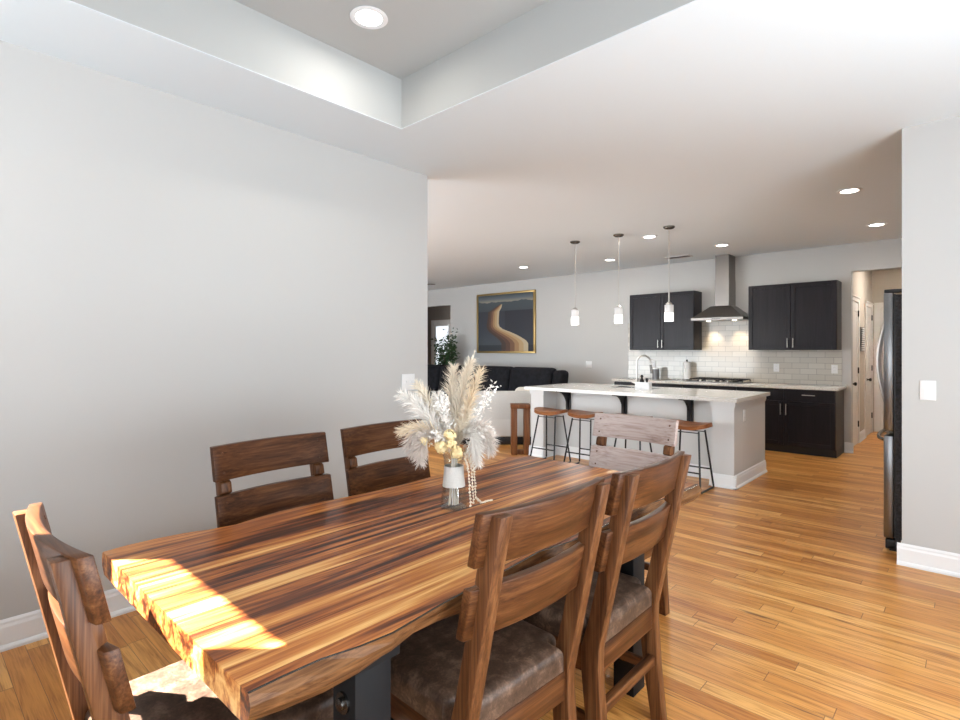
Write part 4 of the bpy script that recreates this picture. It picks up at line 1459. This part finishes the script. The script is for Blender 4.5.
leafy('bleached leaf branch nearest the island, with small white leaves', V(495, 385, -0.02), V(478, 425, 0.0), 21, 110)
leafy('bleached leaf branch in the middle of the bouquet', V(446, 398, -0.05), V(450, 430, -0.04), 22, 130)
leafy('bleached leaf sprig spreading low toward the near chairs', V(493, 424, -0.06), V(475, 440, -0.05), 23, 60, 0.026)
leafy('bleached leaf sprig in front of the yellow flowers', V(438, 430, -0.09), V(447, 440, -0.07), 24, 80, 0.018)


def flower(label, px, py, dp, r, seed):
    rg = random.Random(seed)
    c = V(px, py, dp)
    foot = Vector((VX, VY, VZ + 0.012)) + RV * rg.uniform(-0.02, 0.02) + DV * rg.uniform(-0.02, 0.0)
    base = MOUTH + RV * rg.uniform(-0.014, 0.014)
    t = thing('dried_hydrangea', label, 'dried flower', foot, 0, 'yellow flower heads in the vase')
    bm = B(); tube(bm, [Vector((0, 0, 0)), base - foot, c - foot], 0.0016, 5)
    obj('stem', bm, STRAND, t, True)
    bm = B()
    for i in range(60):
        d_ = Vector((rg.gauss(0, 1), rg.gauss(0, 1), rg.gauss(0.2, 1))).normalized()
        p_ = c - foot + d_ * r * rg.uniform(0.55, 1.0)
        a = d_.cross(Vector((rg.gauss(0, 1), rg.gauss(0, 1), rg.gauss(0, 1)))).normalized()
        b_ = d_.cross(a)
        s_ = r * 0.34
        q = [bm.verts.new(p_ + a * s_ * math.cos(k * PI / 3) + b_ * s_ * math.sin(k * PI / 3) + d_ * (0.002 if k % 2 else -0.002)) for k in range(6)]
        bm.faces.new(q)
    obj('petals', bm, YELLOW, t)


flower('yellow dried flower head highest in the cluster above the vase', 454, 433, -0.085, 0.024, 31)
flower('yellow dried flower head just above the vase rim', 461, 450, -0.09, 0.026, 32)
flower('yellow dried flower head left out toward the wall chairs'.replace('left out', 'set apart'), 429, 440, -0.06, 0.018, 33)
flower('yellow dried flower head low on the wall side of the cluster', 446, 444, -0.095, 0.026, 34)


flower('yellow dried flower head tucked between the others above the rim', 456, 441, -0.10, 0.020, 35)


def strand(label, pts, seed):
    rg = random.Random(seed)
    t = thing('amaranth_strand', label, 'dried flower', pts[0], 0, 'dried strands hanging from the vase')
    o = Vector(pts[0])
    fine = []
    for a, b_ in zip(pts, pts[1:]):
        fine += [a.lerp(b_, f / 10) for f in range(10)]
    fine.append(pts[-1])
    bm = B()
    tube(bm, [p_ - o for p_ in fine], 0.0012, 5)
    obj('stem', bm, STRAND, t)
    bm = B()
    for p_ in fine[4:]:
        for _ in range(3):
            q = p_ - o + Vector((rg.gauss(0, 0.0016), rg.gauss(0, 0.0016), abs(rg.gauss(0, 0.0012))))
            bmesh.ops.create_icosphere(bm, subdivisions=1, radius=rg.uniform(0.0028, 0.0044), matrix=Matrix.Translation(q))
    obj('seed_beads', bm, STRAND, t)


zt = VZ + 0.006
def F(px, py):     # on the table top
    k = 0.00394
    return Vector((VX, VY, zt)) + RV * ((px - 457) * k) + DV * ((508 - py) * 0.0127)


strand('dried beaded strand hanging closest to the glass', [MOUTH + RV * 0.03 - DV * 0.01, V(468, 452, -0.05), V(472, 470, -0.06), V(474, 503, -0.055)], 41)
strand('dried beaded strand hanging in the middle of the three', [MOUTH + RV * 0.034, V(471, 452, -0.03), V(475, 470, -0.03), V(477, 502, -0.03)], 42)
strand('dried beaded strand trailing onto the tabletop', [MOUTH + RV * 0.036 + DV * 0.01, V(470, 450, 0.0), V(477, 470, 0.0), Vector((F(479, 506).x, F(479, 506).y, VZ + 0.03)), F(484, 505), F(495, 502)], 43)
